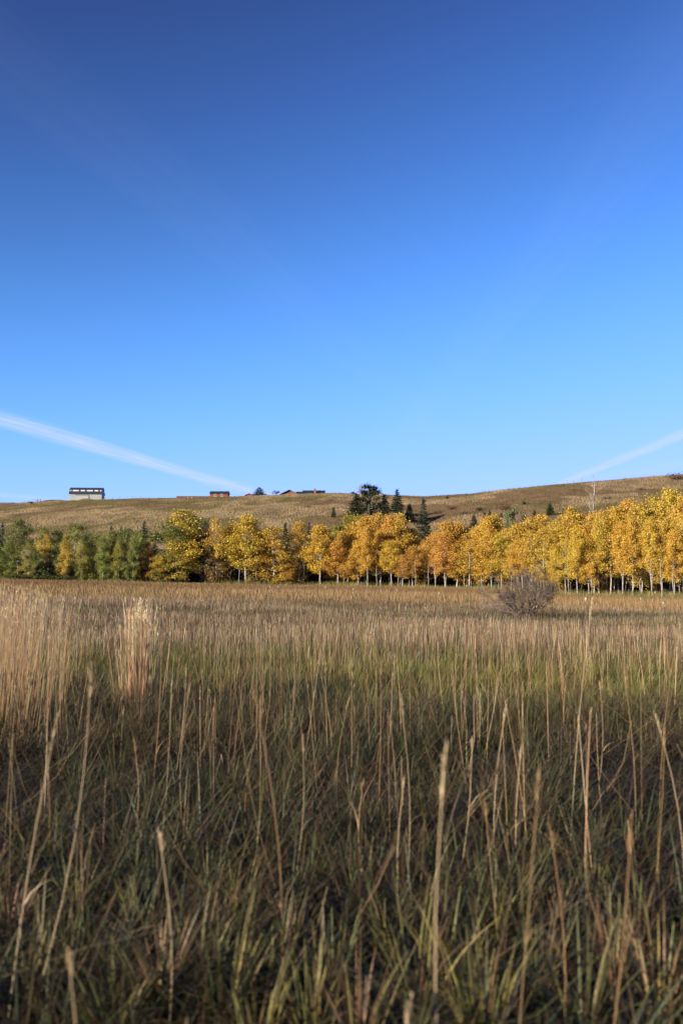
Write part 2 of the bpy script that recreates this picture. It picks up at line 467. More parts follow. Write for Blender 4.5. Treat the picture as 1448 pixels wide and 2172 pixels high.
# px, top py, width px, kind, colour, second-colour share, depth offset, label
LEFT = [
    (-14, 1122, 62, 'mid', GREEN, .3, 4, 'green aspen at the far end of the green thicket, away from the golden trees'),
    (38, 1107, 74, 'low', LIME, .62, 4, 'tall yellowish green aspen near the end of the green thicket'),
    (18, 1150, 48, 'full', GREEN, .2, -1, 'short dull green aspen in front of the tall yellowish green one'),
    (92, 1124, 50, 'full', YELLOW, .42, 3, 'yellow aspen tinged green standing among the green aspens'),
    (122, 1127, 46, 'full', GREEN, .3, 4, 'slim green aspen right beside the yellow tinged one in the green thicket'),
    (158, 1115, 72, 'low', GREEN, .25, 3, 'broad bright green aspen, tallest in the middle of the green thicket'),
    (188, 1135, 50, 'full', DKGREEN, .3, 6, 'dark green aspen half hidden behind the broad bright green one'),
    (203, 1139, 64, 'low', LIME, .25, 0, 'yellow green aspen leafy to the ground in front of the green thicket'),
    (236, 1129, 50, 'full', GREEN, .3, 3, 'green aspen beside the yellow green one that is leafy to the ground'),
    (241, 1160, 32, 'full', YELLOW, .4, 0, 'small yellow aspen sapling in front of the green thicket'),
    (268, 1124, 66, 'low', GREEN, .3, 3, 'broad green aspen below the dark conifer tips in the thicket'),
    (292, 1130, 52, 'full', GREEN, .35, 1, 'green aspen right behind the small orange aspen'),
    (311, 1150, 40, 'full', ORANGE, .30, 0, 'small orange aspen at the end of the green thicket'),
    (392, 1082, 104, 'mid', YELLOW, .38, 2, 'largest broad yellow aspen, washed with green, standing apart from the gold ones'),
    (372, 1118, 62, 'low', YELLOW, .3, -1, 'shorter yellow aspen leaning into the largest broad yellow one'),
    (424, 1104, 60, 'high', LIME, .7, 8, 'dull green aspen behind the largest broad yellow aspen'),
    (458, 1098, 40, 'thin', GOLD, .1, 0, 'thin sparse aspen with a long bare white trunk'),
    (490, 1117, 62, 'high', YELLOW, .14, 2, 'yellow aspen beside the thin sparse white trunk'),
    (523, 1094, 82, 'high', YELLOW, .12, 1, 'tall pointed yellow aspen with bare white trunks below'),
    (553, 1130, 46, 'high', YELLOW, .45, 6, 'yellow green aspen behind the tall pointed yellow one'),
    (580, 1118, 78, 'low', GOLD, .06, 0, 'full golden aspen leafy almost to the ground beside the dark conifer'),
    (612, 1196, 36, 'mid', RUST, .0, -1, 'small rusty orange aspen on a thin stem between two tall ones'),
    (634, 1106, 50, 'full', ORANGE, .03, 2, 'tall narrow orange aspen standing before the dark conifer'),
    (680, 1116, 64, 'mid', GOLD, .05, 0, 'cone shaped golden aspen next to the round olive willow'),
    (702, 1150, 44, 'mid', GOLD, .03, 3, 'lower golden aspen tucked behind the cone shaped golden one'),
]
for i_, (px_, yt_) in enumerate(((-8, 1158), (62, 1150), (78, 1175), (138, 1142), (174, 1150), (218, 1146), (252, 1152), (282, 1148), (338, 1178))):
    ca, na = ((GREEN, 'green'), (LIME, 'yellow green'), (GREEN, 'green'), (YELLOW, 'yellow'), (LIME, 'yellow green'))[i_ % 5]
    LEFT.append((px_, yt_ - 4, 34, 'full', ca, .25, -1.5, 'slim %s aspen at the front edge of the green thicket' % na))
for a in LEFT:
    aspen(a[0], a[1] - (4 if a[0] < 330 else 0), a[2] * (.78 if a[0] < 330 else 1), a[3], a[4], a[5], a[6], a[7], G_LEFT if a[4] in (GREEN, DKGREEN, LIME) else G_GOLD)
# the closed golden stand: tall trees that make its skyline
CNAME = {GOLD: 'golden', YELLOW: 'clear yellow', ORANGE: 'orange gold', RUST: 'rusty orange'}
SKY = [(728, 1128, 46), (748, 1112, 50), (772, 1095, 58), (800, 1090, 58), (826, 1096, 50), (848, 1092, 52), (872, 1122, 46), (900, 1150, 44),
       (922, 1128, 40), (945, 1108, 50), (968, 1110, 48), (990, 1118, 46), (1012, 1116, 48), (1036, 1098, 52), (1050, 1090, 46), (1072, 1122, 46),
       (1098, 1114, 48), (1122, 1100, 50), (1147, 1092, 52), (1176, 1104, 48), (1208, 1075, 56), (1232, 1092, 50), (1258, 1090, 50), (1284, 1082, 56),
       (1310, 1076, 56), (1334, 1064, 60), (1360, 1064, 58), (1388, 1056, 62), (1421, 1043, 72), (1450, 1056, 62), (1482, 1050, 66)]
for i, (px, yt, w) in enumerate(SKY):
    c = rnd.choice([GOLD, GOLD, GOLD, YELLOW, ORANGE])
    if 890 < px < 1000: c = rnd.choice([ORANGE, RUST, GOLD])
    lab = 'tall %s aspen rising to the ragged top of the closed golden stand' % CNAME[c]
    if px == 1421: lab = 'tallest golden aspen at the high end of the closed golden stand'
    if px == 1208: lab = 'pointed golden aspen standing above its neighbours beside the dead white tree'
    aspen(px, yt, w * 1.12, ['mid', 'high', 'mid', 'full'][i % 4], c, .06, rnd.uniform(3, 8), lab, G_GOLD)
# front rank, lower crowns and bare white stems
px = 716.0
while px < 1500:
    i = int(px)
    top = float(np.interp(px, [700, 800, 880, 1000, 1150, 1300, 1448], [1150, 1128, 1152, 1142, 1128, 1106, 1098])) + rnd.uniform(-18, 34)
    c = rnd.choice([GOLD, GOLD, GOLD, YELLOW, ORANGE])
    if 850 < px < 980: c = rnd.choice([RUST, ORANGE, GOLD])
    aspen(px, top, rnd.uniform(32, 58), rnd.choice(['mid', 'high', 'high', 'thin']), c, .04, rnd.uniform(-1.5, 2),
          '%s aspen with bare white stem in the front rank of the closed stand' % CNAME[c], G_GOLD)
    px += rnd.uniform(19, 27)
# slim bare-stemmed trees deeper in the stand
px = 730.0
while px < 1490:
    sk = float(np.interp(px, [a[0] for a in SKY], [a[1] for a in SKY])) + rnd.uniform(16, 34)
    c = rnd.choice([GOLD, ORANGE])
    aspen(px, sk, rnd.uniform(40, 50), 'high', c, .05, rnd.uniform(10, 17),
          CNAME[c] + ' aspen deep inside the closed stand, mostly hidden by the front rank', G_GOLD)
    px += rnd.uniform(30, 42)
# slender leafless poles among the stems
def make_pole(seed):
    r = random.Random(seed); m = MB(); p = Vector((0, 0, 0)); pts = []
    for i in range(6): pts.append(p.copy()); p = p + Vector((r.uniform(-.14, .14), r.uniform(-.1, .1), 0.9))
    m.tube(pts, [.05, .046, .04, .034, .027, .016], 6)
    b = MB()
    for i in range(7):
        o = pts[r.randint(2, 5)]; d = Vector((r.uniform(-1, 1), r.uniform(-1, 1), r.uniform(.2, .8)))
        b.tube([o, o + d * .4, o + d * .8 + Vector((0, 0, .15))], [.02, .012, .005], 4, False)
    return m.mesh('pole_trunk', m_bark, True), b.mesh('pole_branches', m_bark)
POLES = [make_pole(s) for s in (1, 2, 3, 4)]
for px_ in list(np.arange(735, 1470, 19.0)) + [470, 505, 540, 566, 650, 690, 706]:
    px_ = px_ + rnd.uniform(-6, 6); Y = line_d(px_) + rnd.uniform(-2, 7); x = at_depth(px_, Y)
    place_tree('aspen_sapling', POLES, ('trunk', 'branches'), 'slender white leafless aspen stem among the trunks of the golden stand',
               'sapling', 'slender stems in the golden stand', x, Y, rnd.uniform(3.2, 5.5), 1.0, (1, 1, 1), 1, ph=4.6, pw=1.0)

# ------------------------------------------------------------------ conifers
def make_conifer(seed, H=8.0, W=1.7, openness=0.0, base=0.06):
    r = np.random.default_rng(seed); rr = random.Random(seed)
    tr = MB(); tr.tube([(0, 0, 0), (.03, .02, H * .5), (0, 0, H * .99)], [.16, .09, .012], 7)
    br = MB(); C = []; A = []; S = []
    z = H * base
    while z < H * 0.985:
        t = (z / H - base) / (1 - base)
        ln0 = W * (1 - t) ** 0.85 * (0.5 + 0.5 * min(1, t * 6 + .45)) + 0.1
        k = max(4, int(9 * (1 - 0.5 * t)))
        a0 = rr.uniform(0, 6.28)
        for j in range(k):
            if rr.random() < openness: continue
            an = a0 + 6.283 * j / k + rr.uniform(-.25, .25); ln = ln0 * rr.uniform(.68, 1.18)
            d = Vector((math.cos(an), math.sin(an), -0.22 + 0.5 * t + rr.uniform(-.12, .12)))
            o = Vector((0, 0, z + rr.uniform(-.1, .1))); e = o + d * ln + Vector((0, 0, .10 * ln))
            br.tube([o, o + d * ln * .55, e], [.025, .014, .004], 3, False)
            nn = max(5, int(ln * 20)); f = 0.12 + 0.9 * r.random(nn) ** 0.8
            p = np.array(o)[None] + (np.array(e) - np.array(o))[None] * f[:, None]
            side = np.array([-math.sin(an), math.cos(an), 0])[None] * (r.normal(size=nn) * .32 * ln * (1.05 - f))[:, None]
            p = p + side + r.normal(size=(nn, 3)) * [.05, .05, .06]
            C.append(p)
            A.append(np.array(d)[None] * .8 + side * 1.6 + r.normal(size=(nn, 3)) * .35 + [0, 0, .15]); S.append(np.full(nn, .13) * (0.7 + 0.6 * r.random(nn)))
        z += H * 0.030 * rr.uniform(.8, 1.2)
    C = np.concatenate(C); A = np.concatenate(A); S = np.concatenate(S)
    cm = leaves_mesh('conifer_needles', C, S, m_needle, .5, aspect=2.9, axis=A, patch=np.ones(len(C)), r=r)
    return tr.mesh('conifer_trunk', m_barkdark, True), br.mesh('conifer_branches', m_barkdark), cm
def make_pine(seed, H=10.0, W=2.2):
    """old open pine: irregular clumps on crooked limbs"""
    r = np.random.default_rng(seed); rr = random.Random(seed)
    tr = MB(); tr.tube([(0, 0, 0), (.2, 0, 2.5), (-.1, .1, 5.5), (.25, .1, 8), (.3, 0, 9.7)], [.24, .2, .15, .09, .03], 8)
    br = MB(); C = []; V = []
    for i in range(30):
        z = rr.uniform(1.2, 9.4); an = rr.uniform(0, 6.28)
        ln = rr.uniform(.6, 1.0) * W * (1.15 if z < 5 else (.85 if z < 8 else .45)); o = Vector((.1, 0, z))
        d = Vector((math.cos(an), math.sin(an), rr.uniform(.05, .6))); e = o + d * ln
        br.tube([o, o + d * ln * .5 + Vector((0, 0, -.1)), e], [.06, .035, .012], 5, False)
        for q in range(2):
            c = np.array(e if q == 0 else o.lerp(e, .6)); n = 95 if q == 0 else 50
            C.append(c[None] + r.normal(size=(n, 3)) * [.34, .34, .26]); V.append(np.clip(rr.random() * .5 + .5 * r.random(n), 0, 1))
    C = np.concatenate(C); V = np.concatenate(V)
    cm = leaves_mesh('pine_needles', C, .2, m_needle, .4, var=V, patch=np.ones(len(C)), aspect=2.2, r=r)
    return tr.mesh('pine_trunk', m_barkdark, True), br.mesh('pine_branches', m_barkdark), cm
CON = [make_conifer(s) for s in (21, 22, 23)]
CONO = [make_conifer(31, openness=.25, W=1.5)]
PINE = [make_pine(41)]
FIR = (0.036, 0.052, 0.022); BLUEFIR = (0.05, 0.072, 0.048)
def conifer(px, ytop, ybase, wpx, label, protos=None, colour=FIR, Y=None, group='conifers on the grassy hill', ph=8.0, pw=1.55):
    if Y is None:
        p = hit(px, ybase, 165); x, Y = p.x, p.y
    else: x = at_depth(px, Y)
    h = z_at(ytop, Y, px) - gz(x, Y); w = wpx * .5 * Y / F
    return place_tree('conifer_tree', protos or CON, ('trunk', 'branches', 'crown'), label, 'conifer', group, x, Y, h, w, jit([v * .85 for v in colour]), 0, ph=ph, pw=pw)
conifer(755, 1046, 1106, 48, 'broad dense conifer at the edge of the pine clump on the hill')
conifer(784, 1019, 1100, 52, 'tall old pine with open ragged crown rising above the ridge', PINE, (0.055, 0.062, 0.035), ph=10.0, pw=2.2)
conifer(815, 1047, 1102, 36, 'rounded conifer between the old pine and the pointed one')
conifer(842, 1037, 1090, 32, 'pointed dark conifer alone just under the ridge line')
conifer(868, 1067, 1104, 24, 'small bright conifer below the pointed dark one', colour=(0.06, 0.10, 0.03))
conifer(898, 1057, 1152, 40, 'tall loose conifer standing low on the slope behind the golden stand', CONO)
conifer(707, 1075, 1098, 13, 'lone little conifer on open grass beside the pine clump', colour=(0.06, 0.09, 0.04))
conifer(1005, 1090, 1126, 22, 'conifer tip above the golden stand, paired with two others close by')
conifer(1027, 1085, 1106, 13, 'small round conifer just behind a leaning pointed one')
conifer(1038, 1081, 1118, 18, 'pointed young conifer just above the golden crowns')
conifer(1133, 1081, 1100, 12, 'small dull conifer on the slope beside the larger bushy green one', colour=(0.05, 0.07, 0.03))
conifer(1166, 1066, 1094, 23, 'bushy green young conifer alone on the slope', colour=(0.05, 0.085, 0.025))
conifer(1230, 1086, 1110, 18, 'low conifer beside the dead white tree', colour=(0.05, 0.085, 0.025))
conifer(4, 1108, 1180, 30, 'dark conifer at the far end of the green thicket', CONO, BLUEFIR, Y=178, group='conifers behind the treeline')
conifer(235, 1107, 1180, 24, 'blue green conifer tip poking out above the green thicket', CON, BLUEFIR, Y=172, group='conifers behind the treeline')
conifer(256, 1115, 1180, 22, 'shorter conifer tip beside the blue green one above the thicket', CON, BLUEFIR, Y=176, group='conifers behind the treeline')
conifer(305, 1103, 1200, 36, 'tall blue green conifer at the end of the green thicket', CON, BLUEFIR, Y=166, group='conifers behind the treeline')
conifer(328, 1150, 1200, 44, 'squat dark conifer between the green thicket and the largest yellow aspen', CON, FIR, Y=160, group='conifers behind the treeline')
conifer(605, 1107, 1200, 34, 'dark green conifer between two golden aspens', CON, FIR, Y=168, group='conifers behind the treeline')
conifer(655, 1104, 1150, 22, 'conifer just behind the tall narrow orange aspen', CON, FIR, Y=190, group='conifers behind the treeline')
conifer(948, 1052, 1059, 9, 'tiny dark conifer near the ridge in the dip', CON, (0.04, 0.06, 0.025))
conifer(577, 1115, 1140, 10, 'small conifer on the slope between two yellow aspens', CON, FIR)
conifer(1385, 1276, 1291, 10, 'tiny green spruce seedling out in the meadow before the golden stand', CON, (0.05, 0.10, 0.03), group='small evergreens in the meadow')

# ------------------------------------------------------------------ shrubs, willows, bare trees
def make_shrub(seed, n=1500, H=2.0, W=1.5, leaf=.15, sparse=1.0):
    r = np.random.default_rng(seed); rr = random.Random(seed)
    st = MB(); cs = []
    for i in range(16):
        an = rr.uniform(0, 6.28); d = Vector((math.cos(an) * rr.uniform(.2, 1), math.sin(an) * rr.uniform(.2, 1), 1)); ln = rr.uniform(.65, 1.0) * H * .9
        o = Vector((rr.gauss(0, .15), rr.gauss(0, .15), 0)); m_ = o + Vector((d.x * W * .3, d.y * W * .3, ln * .5)); e = o + Vector((d.x * W * .75, d.y * W * .75, ln))
        st.tube([o, m_, e], [.03, .02, .006], 4, False)
        for k in range(5):
            f = .2 + .8 * (k + rr.random()) / 5; cs.append(o.lerp(e, f) + Vector((rr.gauss(0, .15), rr.gauss(0, .15), 0)))
    cs = np.array([tuple(c) for c in cs]); idx = r.integers(0, len(cs), int(n * sparse))
    C = cs[idx] + r.normal(size=(len(idx), 3)) * [.26, .26, .22]; C[:, 2] = np.maximum(C[:, 2], .05)
    cm = leaves_mesh('shrub_leaves', C, leaf, m_leaf, .3, var=np.clip(r.random(len(cs))[idx] * .5 + .5 * r.random(len(idx)), 0, 1), r=r)
    return st.mesh('shrub_stems', m_twig), cm
SHRUB = [make_shrub(s) for s in (51, 52, 53)]
THINSH = [make_shrub(s, sparse=.35) for s in (54, 55)]
def shrub(px, dy, h, w, colour, label, group='undergrowth along the treeline', protos=None, alpha=.15, Y=None):
    Y = Y or line_d(px) + dy; x = at_depth(px, Y)
    return place_tree('shrub', protos or SHRUB, ('stems', 'foliage'), label, 'shrub', group, x, Y, h, w, jit([v * .72 for v in colour]), alpha, ph=2.0, pw=1.5)
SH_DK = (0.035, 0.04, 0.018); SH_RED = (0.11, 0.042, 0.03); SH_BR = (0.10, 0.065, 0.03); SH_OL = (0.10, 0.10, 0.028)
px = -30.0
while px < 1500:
    c = rnd.choice([SH_DK, SH_DK, SH_BR, SH_RED]); dense = rnd.random() < .85  # low leaf colours paint the shade inside the stand into these shrubs
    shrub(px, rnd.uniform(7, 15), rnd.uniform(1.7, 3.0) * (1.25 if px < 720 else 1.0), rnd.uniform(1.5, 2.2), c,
          {SH_DK: 'green shrub coloured dark for the shade behind the aspen stems', SH_BR: 'brown leaved shrub in the shade behind the aspen stems', SH_RED: 'red shrub coloured dark for the shade behind the aspen stems'}[c],
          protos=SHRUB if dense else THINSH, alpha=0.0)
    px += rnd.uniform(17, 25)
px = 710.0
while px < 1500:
    shrub(px, rnd.uniform(18, 26), rnd.uniform(2.4, 3.8), rnd.uniform(2.0, 2.8), SH_DK, 'tall shrub coloured dark for the shade at the back of the golden stand', alpha=0.0)  # same painted-in shade, closing off the back of the stand
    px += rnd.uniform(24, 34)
shrub(84, 0, 2.6, 2.4, (0.11, 0.05, 0.04), 'dusky red shrub in front of the green thicket', alpha=0)
shrub(108, -1, 2.6, 2.8, (0.05, 0.07, 0.03), 'dark rounded willow shrub in front of the green thicket', alpha=0)
shrub(60, 1, 3.0, 1.8, SH_DK, 'dark shrub under a small bare grey tree in the thicket', alpha=0)
shrub(340, 0, 4.2, 2.6, (0.05, 0.07, 0.025), 'dark green shrub with red leaves beside the largest yellow aspen', alpha=0)
shrub(352, -1, 2.6, 2.0, (0.10, 0.05, 0.025), 'reddish low shrub under the largest yellow aspen', alpha=0)
for i, px in enumerate((30, 52, 74, 98, 122, 143)):
    shrub(px, -7, 1.1, 2.0, (0.10, 0.105, 0.03), 'low olive shrub in the hedge-like strip at the meadow edge', 'low olive strip at the meadow edge', alpha=.2)
shrub(455, -1, 2.8, 1.6, (0.34, 0.16, 0.03), 'orange brown shrub at the foot of the thin sparse aspen', protos=THINSH, alpha=.2)
shrub(478, 1, 3.0, 1.8, (0.26, 0.13, 0.03), 'rusty shrub beside the orange brown one under yellow aspens', protos=THINSH, alpha=.1)
shrub(530, -2, 2.2, 1.3, (0.42, 0.28, 0.05), 'yellow shrub at the foot of the tall pointed yellow aspen', protos=THINSH, alpha=.3)
shrub(960, 0, 2.0, 3.2, (0.28, 0.10, 0.05), 'small red bush on the dry slope near the dip', 'bushes on the hill', THINSH, 0, Y=hit(960, 1082, 165).y)
shrub(1072, 0, 3.2, 3.4, (0.20, 0.085, 0.05), 'reddish bush on the slope behind the grey green tree', 'bushes on the hill', THINSH, 0, Y=hit(1072, 1086, 165).y)
shrub(1112, 0, 1.5, 1.1, (0.07, 0.075, 0.03), 'small dark bush high on the bare slope', 'bushes on the hill', SHRUB, 0, Y=hit(1112, 1071, 165).y)
shrub(1440, 0, 3.0, 5.0, (0.17, 0.085, 0.04), 'rusty bush on the highest part of the ridge', 'bushes on the hill', THINSH, 0, Y=hit(1440, 1018, 165).y)
shrub(795, 0, 2.6, 2.8, (0.22, 0.12, 0.09), 'pinkish brown bush at the foot of the old pine', 'bushes on the hill', THINSH, 0, Y=hit(795, 1091, 165).y)
shrub(1018, 0, 1.4, 1.5, (0.05, 0.07, 0.025), 'low green bush beside the round conifer on the slope', 'bushes on the hill', SHRUB, 0, Y=hit(1050, 1080, 165).y)
for bx_, by_, bh_, bw_, bc_, bl_ in ((985, 1092, 1.6, 2.6, (.20, .17, .10), 'grey tan'), (1060, 1100, 2.2, 2.2, (.13, .13, .07), 'grey green'), (1092, 1092, 2.0, 2.4, (.15, .14, .08), 'grey green'), (930, 1090, 1.5, 2.6, (.21, .16, .10), 'grey tan'),
        (1110, 1104, 2.4, 2.0, (.11, .12, .06), 'grey green'), (1290, 1060, 1.3, 2.6, (.20, .16, .10), 'grey tan'), (1360, 1040, 1.3, 2.4, (.20, .16, .10), 'grey tan'), (650, 1078, 1.2, 2.4, (.19, .16, .09), 'grey tan')):
    shrub(bx_, 0, bh_, bw_, bc_, 'low scruffy %s bush on the dry slope' % bl_, 'bushes on the hill', THINSH, 0, Y=hit(bx_, by_, 165).y)
shrub(62, 0, 1.6, 1.9, (0.24, 0.17, 0.07), 'tan brush heap beside the gate frame on the ridge', 'bushes on the hill', SHRUB, 0, Y=hit(62, 1069, 165).y)
shrub(748, 0, 1.2, 1.6, (0.07, 0.06, 0.035), 'low dark bush on the ridge beside the old pine', 'bushes on the hill', SHRUB, 0, Y=490)

# round olive willow and a grey-green tree behind the golden stand
WIL = [make_aspen(s, 0.12, 1.3, W=3.4, H=9.0, leaf=.16) for s in (61,)]
def willow(px, ytop, wpx, colour, Y, label):
    x = at_depth(px, Y)
    place_tree('willow_tree', WIL, ('trunk', 'branches', 'crown'), label, 'tree', 'willows behind the golden stand', x, Y, z_at(ytop, Y, px) - gz(x, Y), wpx * .5 * Y / F, colour, .12, ph=9.0, pw=3.4)
willow(762, 1097, 96, (0.33, 0.27, 0.035), 170, 'rounded olive yellow willow rising behind the golden stand')
willow(715, 1116, 66, (0.24, 0.23, 0.035), 166, 'lower olive green willow behind the cone shaped golden aspen')
willow(1078, 1086, 50, (0.22, 0.22, 0.09), 172, 'pale grey green tree behind the closed golden stand')

def branching(m, o, d, ln, rad, depth, r, spread=.6, up=.1, ratio=.72, kids=3, sides=4):
    mid = o + d * ln * .5 + Vector((r.gauss(0, .05), r.gauss(0, .05), r.gauss(0, .04))) * ln
    e = o + d * ln + Vector((0, 0, up * .3 * ln))
    m.tube([o, mid, e], [rad, rad * .82, rad * .6], sides if rad > .008 else 3, False)
    if depth == 0: return
    for i in range(kids + (r.random() < .5)):
        f = r.uniform(.4, 1.0); p = o.lerp(mid, f * 2) if f < .5 else mid.lerp(e, f * 2 - 1)
        nd = (d + Vector((r.gauss(0, spread), r.gauss(0, spread), r.gauss(up, spread * .7)))).normalized()
        branching(m, p, nd, ln * ratio * r.uniform(.75, 1.2), rad * .6, depth - 1, r, spread, up, ratio, kids, sides)
# the bare bush in the meadow
r_ = random.Random(77)
bp = hit(1112, 1312, 5, 140)
bush = thing('bare_bush', 'leafless purplish grey bush standing alone in the meadow', 'bush', bp - Vector((0, 0, .05)))
mb_limb = MB()
for i in range(9):
    an = i * .698 + r_.uniform(-.3, .3); d = Vector((math.cos(an) * .8, math.sin(an) * .8, r_.uniform(.3, 1.3))).normalized()
    ln = r_.uniform(.5, .72)
    mt = MB(); o = Vector((math.cos(an) * .07, math.sin(an) * .07, 0)); e = o + d * ln
    mt.tube([o, o.lerp(e, .5) + Vector((0, 0, -.03)), e], [.05, .042, .033], 6, False)
    obj('limb', mt.mesh('bush_limb', m_twig, True), bush)
    tw = MB()
    for k in range(4):
        nd = (d + Vector((r_.gauss(0, .48), r_.gauss(0, .42), r_.gauss(.08, .32)))).normalized()
        branching(tw, o.lerp(e, r_.uniform(.45, 1)), nd, r_.uniform(.28, .64), .016, 4, r_, .5, .04, .76, 3, 4)
    obj('twigs', tw.mesh('bush_twigs', m_twig), bush)
bv = np.concatenate([np.array([v.co[:] for v in c.data.vertices]) for c in bush.children])
sw = 2.85 / np.subtract(*np.percentile(bv[:, 0], [99, 1])); sh = 1.82 / np.percentile(bv[:, 2], 98)
bush.scale = (sw, sw, sh)
# the dead white tree rising out of the golden stand
Yd = line_d(1258) + 9; xd = at_depth(1258, Yd); hd = z_at(1000, Yd, 1258) - gz(xd, Yd)
dead = thing('dead_tree', 'tall dead white aspen with bare branches rising above the golden stand', 'dead tree', (xd, Yd, gz(xd, Yd) - .1))
mt = MB(); mt.tube([(0, 0, 0), (.1, 0, hd * .35), (.0, 0, hd * .6), (.25, 0, hd * .85), (.35, 0, hd * .97)], [.15, .12, .095, .05, .015], 8)
obj('trunk', mt.mesh('dead_trunk', m_bark, True), dead)
tb = MB(); r_ = random.Random(5)
for i in range(13):
    z = hd * r_.uniform(.5, .97); an = r_.uniform(0, 6.28); d = Vector((math.cos(an), math.sin(an) * .7, r_.uniform(.4, 1.0))).normalized()
    if i < 8: d = Vector((-abs(d.x), d.y, abs(d.z) + .2)).normalized()
    branching(tb, Vector((float(np.interp(z / hd, [0, .35, .6, .85, .97], [0, .1, 0, .25, .35])), 0, z)), d, r_.uniform(.7, 1.15) * (1.0 if z < hd * .85 else .6), .022, 3, r_, .35, .25, .68, 2, 4)
obj('branches', tb.mesh('dead_branches', m_silver), dead)
def bare_tree(px, ytop, Y, wpx, mat, label, name='bare_tree', leafy=None, seed=3):
    x = at_depth(px, Y); g = gz(x, Y); h = z_at(ytop, Y, px) - g; r = random.Random(seed)
    t = thing(name, label, 'tree', (x, Y, g - .05))
    m = MB(); m.tube([(0, 0, 0), (.05, 0, h * .3), (0, .05, h * .55)], [h * .022, h * .018, h * .012], 7)
    obj('trunk', m.mesh('bare_trunk', mat, True), t)
    b = MB()
    for i in range(14):
        an = i * 2.4; z = h * r.uniform(.18, .58)
        d = Vector((math.cos(an) * wpx * Y / F / h * 1.2, math.sin(an) * wpx * Y / F / h * 1.2, .9)).normalized()
        branching(b, Vector((0, 0, z)), d, (h - z) * .42, h * .007, 3, r, .4, .12, .7, 3, 4)
    obj('branches', b.mesh('bare_branches', mat), t)
    if leafy:
        vv = np.array(b.v); pick = np.random.default_rng(seed).integers(0, len(vv), 500)
        me = leaves_mesh('sparse_leaves', vv[pick], .3, m_leaf, .3); o = obj('leaves', me, t); o.color = (*[v * .6 for v in leafy], 0)
bare_tree(765, 1026, 455, 12, m_silver, 'grey dead tree beside the old pine, standing against the sky', 'dead_tree', seed=4)
bare_tree(60, 1160, line_d(60) - 1, 22, m_silver, 'small bare grey tree in the green thicket', seed=6)
bare_tree(430, 1108, line_d(430) + 3, 26, m_twig, 'bare brown branched tree between the largest yellow aspen and the thin one', seed=8)
bare_tree(545, 1160, line_d(545) + 4, 16, m_twig, 'dark bare stem beside the tall pointed yellow aspen', seed=9)

# ------------------------------------------------------------------ buildings on the ridge
m_wall = simple_mat('pale_metal_siding', (0.40, 0.42, 0.40), (0.50, 0.51, 0.48), 1.5, .6, bump=.05)
m_roofdk = simple_mat('dark_blue_metal_roof', (0.035, 0.042, 0.06), (0.055, 0.062, 0.085), 1.0, .5, bump=.05)
m_white = simple_mat('translucent_roof_light', (0.68, 0.70, 0.72), (0.8, 0.8, 0.8), 1.0, .5, bump=0)
m_red = simple_mat('barn_red_boards', (0.26, 0.045, 0.03), (0.36, 0.07, 0.045), 2.0, .8, bump=.1)
m_roofgreen = simple_mat('dark_green_roof', (0.018, 0.032, 0.028), (0.03, 0.05, 0.042), 1.5, .6, bump=.05)
m_roofgrey = simple_mat('grey_roof', (0.10, 0.11, 0.12), (0.16, 0.17, 0.18), 1.5, .6, bump=.05)
m_trim = simple_mat('cream_trim', (0.62, 0.58, 0.48), (0.72, 0.68, 0.58), 2.0, .7, bump=0)
m_log = simple_mat('stained_wood_wall', (0.22, 0.07, 0.03), (0.32, 0.11, 0.05), 1.5, .75, bump=.1, stretch=(.3, .3, 4))
m_brick = simple_mat('chimney_brick', (0.28, 0.10, 0.06), (0.38, 0.15, 0.09), 4, .85, bump=.1)
m_grey = simple_mat('weathered_wood', (0.12, 0.10, 0.085), (0.24, 0.21, 0.18), 3, .9, bump=.1)
mg, N_, L_, P_ = new_mat('window_glass'); P_.inputs['Base Color'].default_value = (0.02, 0.025, 0.03, 1); P_.inputs['Roughness'].default_value = .08
nzz = N_.new('ShaderNodeTexNoise'); nzz.inputs['Scale'].default_value = 2; bb = N_.new('ShaderNodeBump'); bb.inputs['Strength'].default_value = .05
L_.new(nzz.outputs['Fac'], bb.inputs['Height']); L_.new(bb.outputs[0], P_.inputs['Normal'])
m_glass = mg
def boxpart(name, parent, mat, *b):
    m = MB(); m.box(*b); return obj(name, m.mesh(name, mat), parent)

# big gambrel barn: long wall faces the meadow
YB = 560.0; pw_ = YB / F                     # metres per photo pixel there
x0 = at_depth(144.5, YB); LB = 67.5 * pw_
zb = z_at(1063.5, YB, 145); ez = z_at(1047.5, YB, 145) - zb
DB = 11.0
barn = thing('barn', 'big pale grey barn with dark blue gambrel roof and white skylight band on the ridge', 'barn', (x0, YB, zb), R(5))
LBx = LB / math.cos(R(5))
rz1 = ez + 1.75; rz2 = ez + 3.9; ry1 = 1.2; ry2 = DB / 2      # gambrel break and ridge
wl = MB()
wl.slab([(0, 0, -1.5), (LBx, 0, -1.5), (LBx, 0, ez), (0, 0, ez)], (0, .2, 0))
wl.slab([(LBx, DB, -1.5), (0, DB, -1.5), (0, DB, ez), (LBx, DB, ez)], (0, -.2, 0))
obj('long_walls', wl.mesh('barn_walls', m_wall), barn)
for xe, tx in ((0.0, .2), (LBx, -.2)):
    ge = MB(); ge.slab([(xe, .21, -1.5), (xe, DB - .21, -1.5), (xe, DB - .21, ez), (xe, DB - ry1, rz1), (xe, ry2, rz2 - .05), (xe, ry1, rz1), (xe, .21, ez)], (tx, 0, 0))
    obj('end_wall', ge.mesh('barn_end', m_roofdk if xe > 1 else m_wall), barn)  # far end takes the dark roof colour, painting in its shade
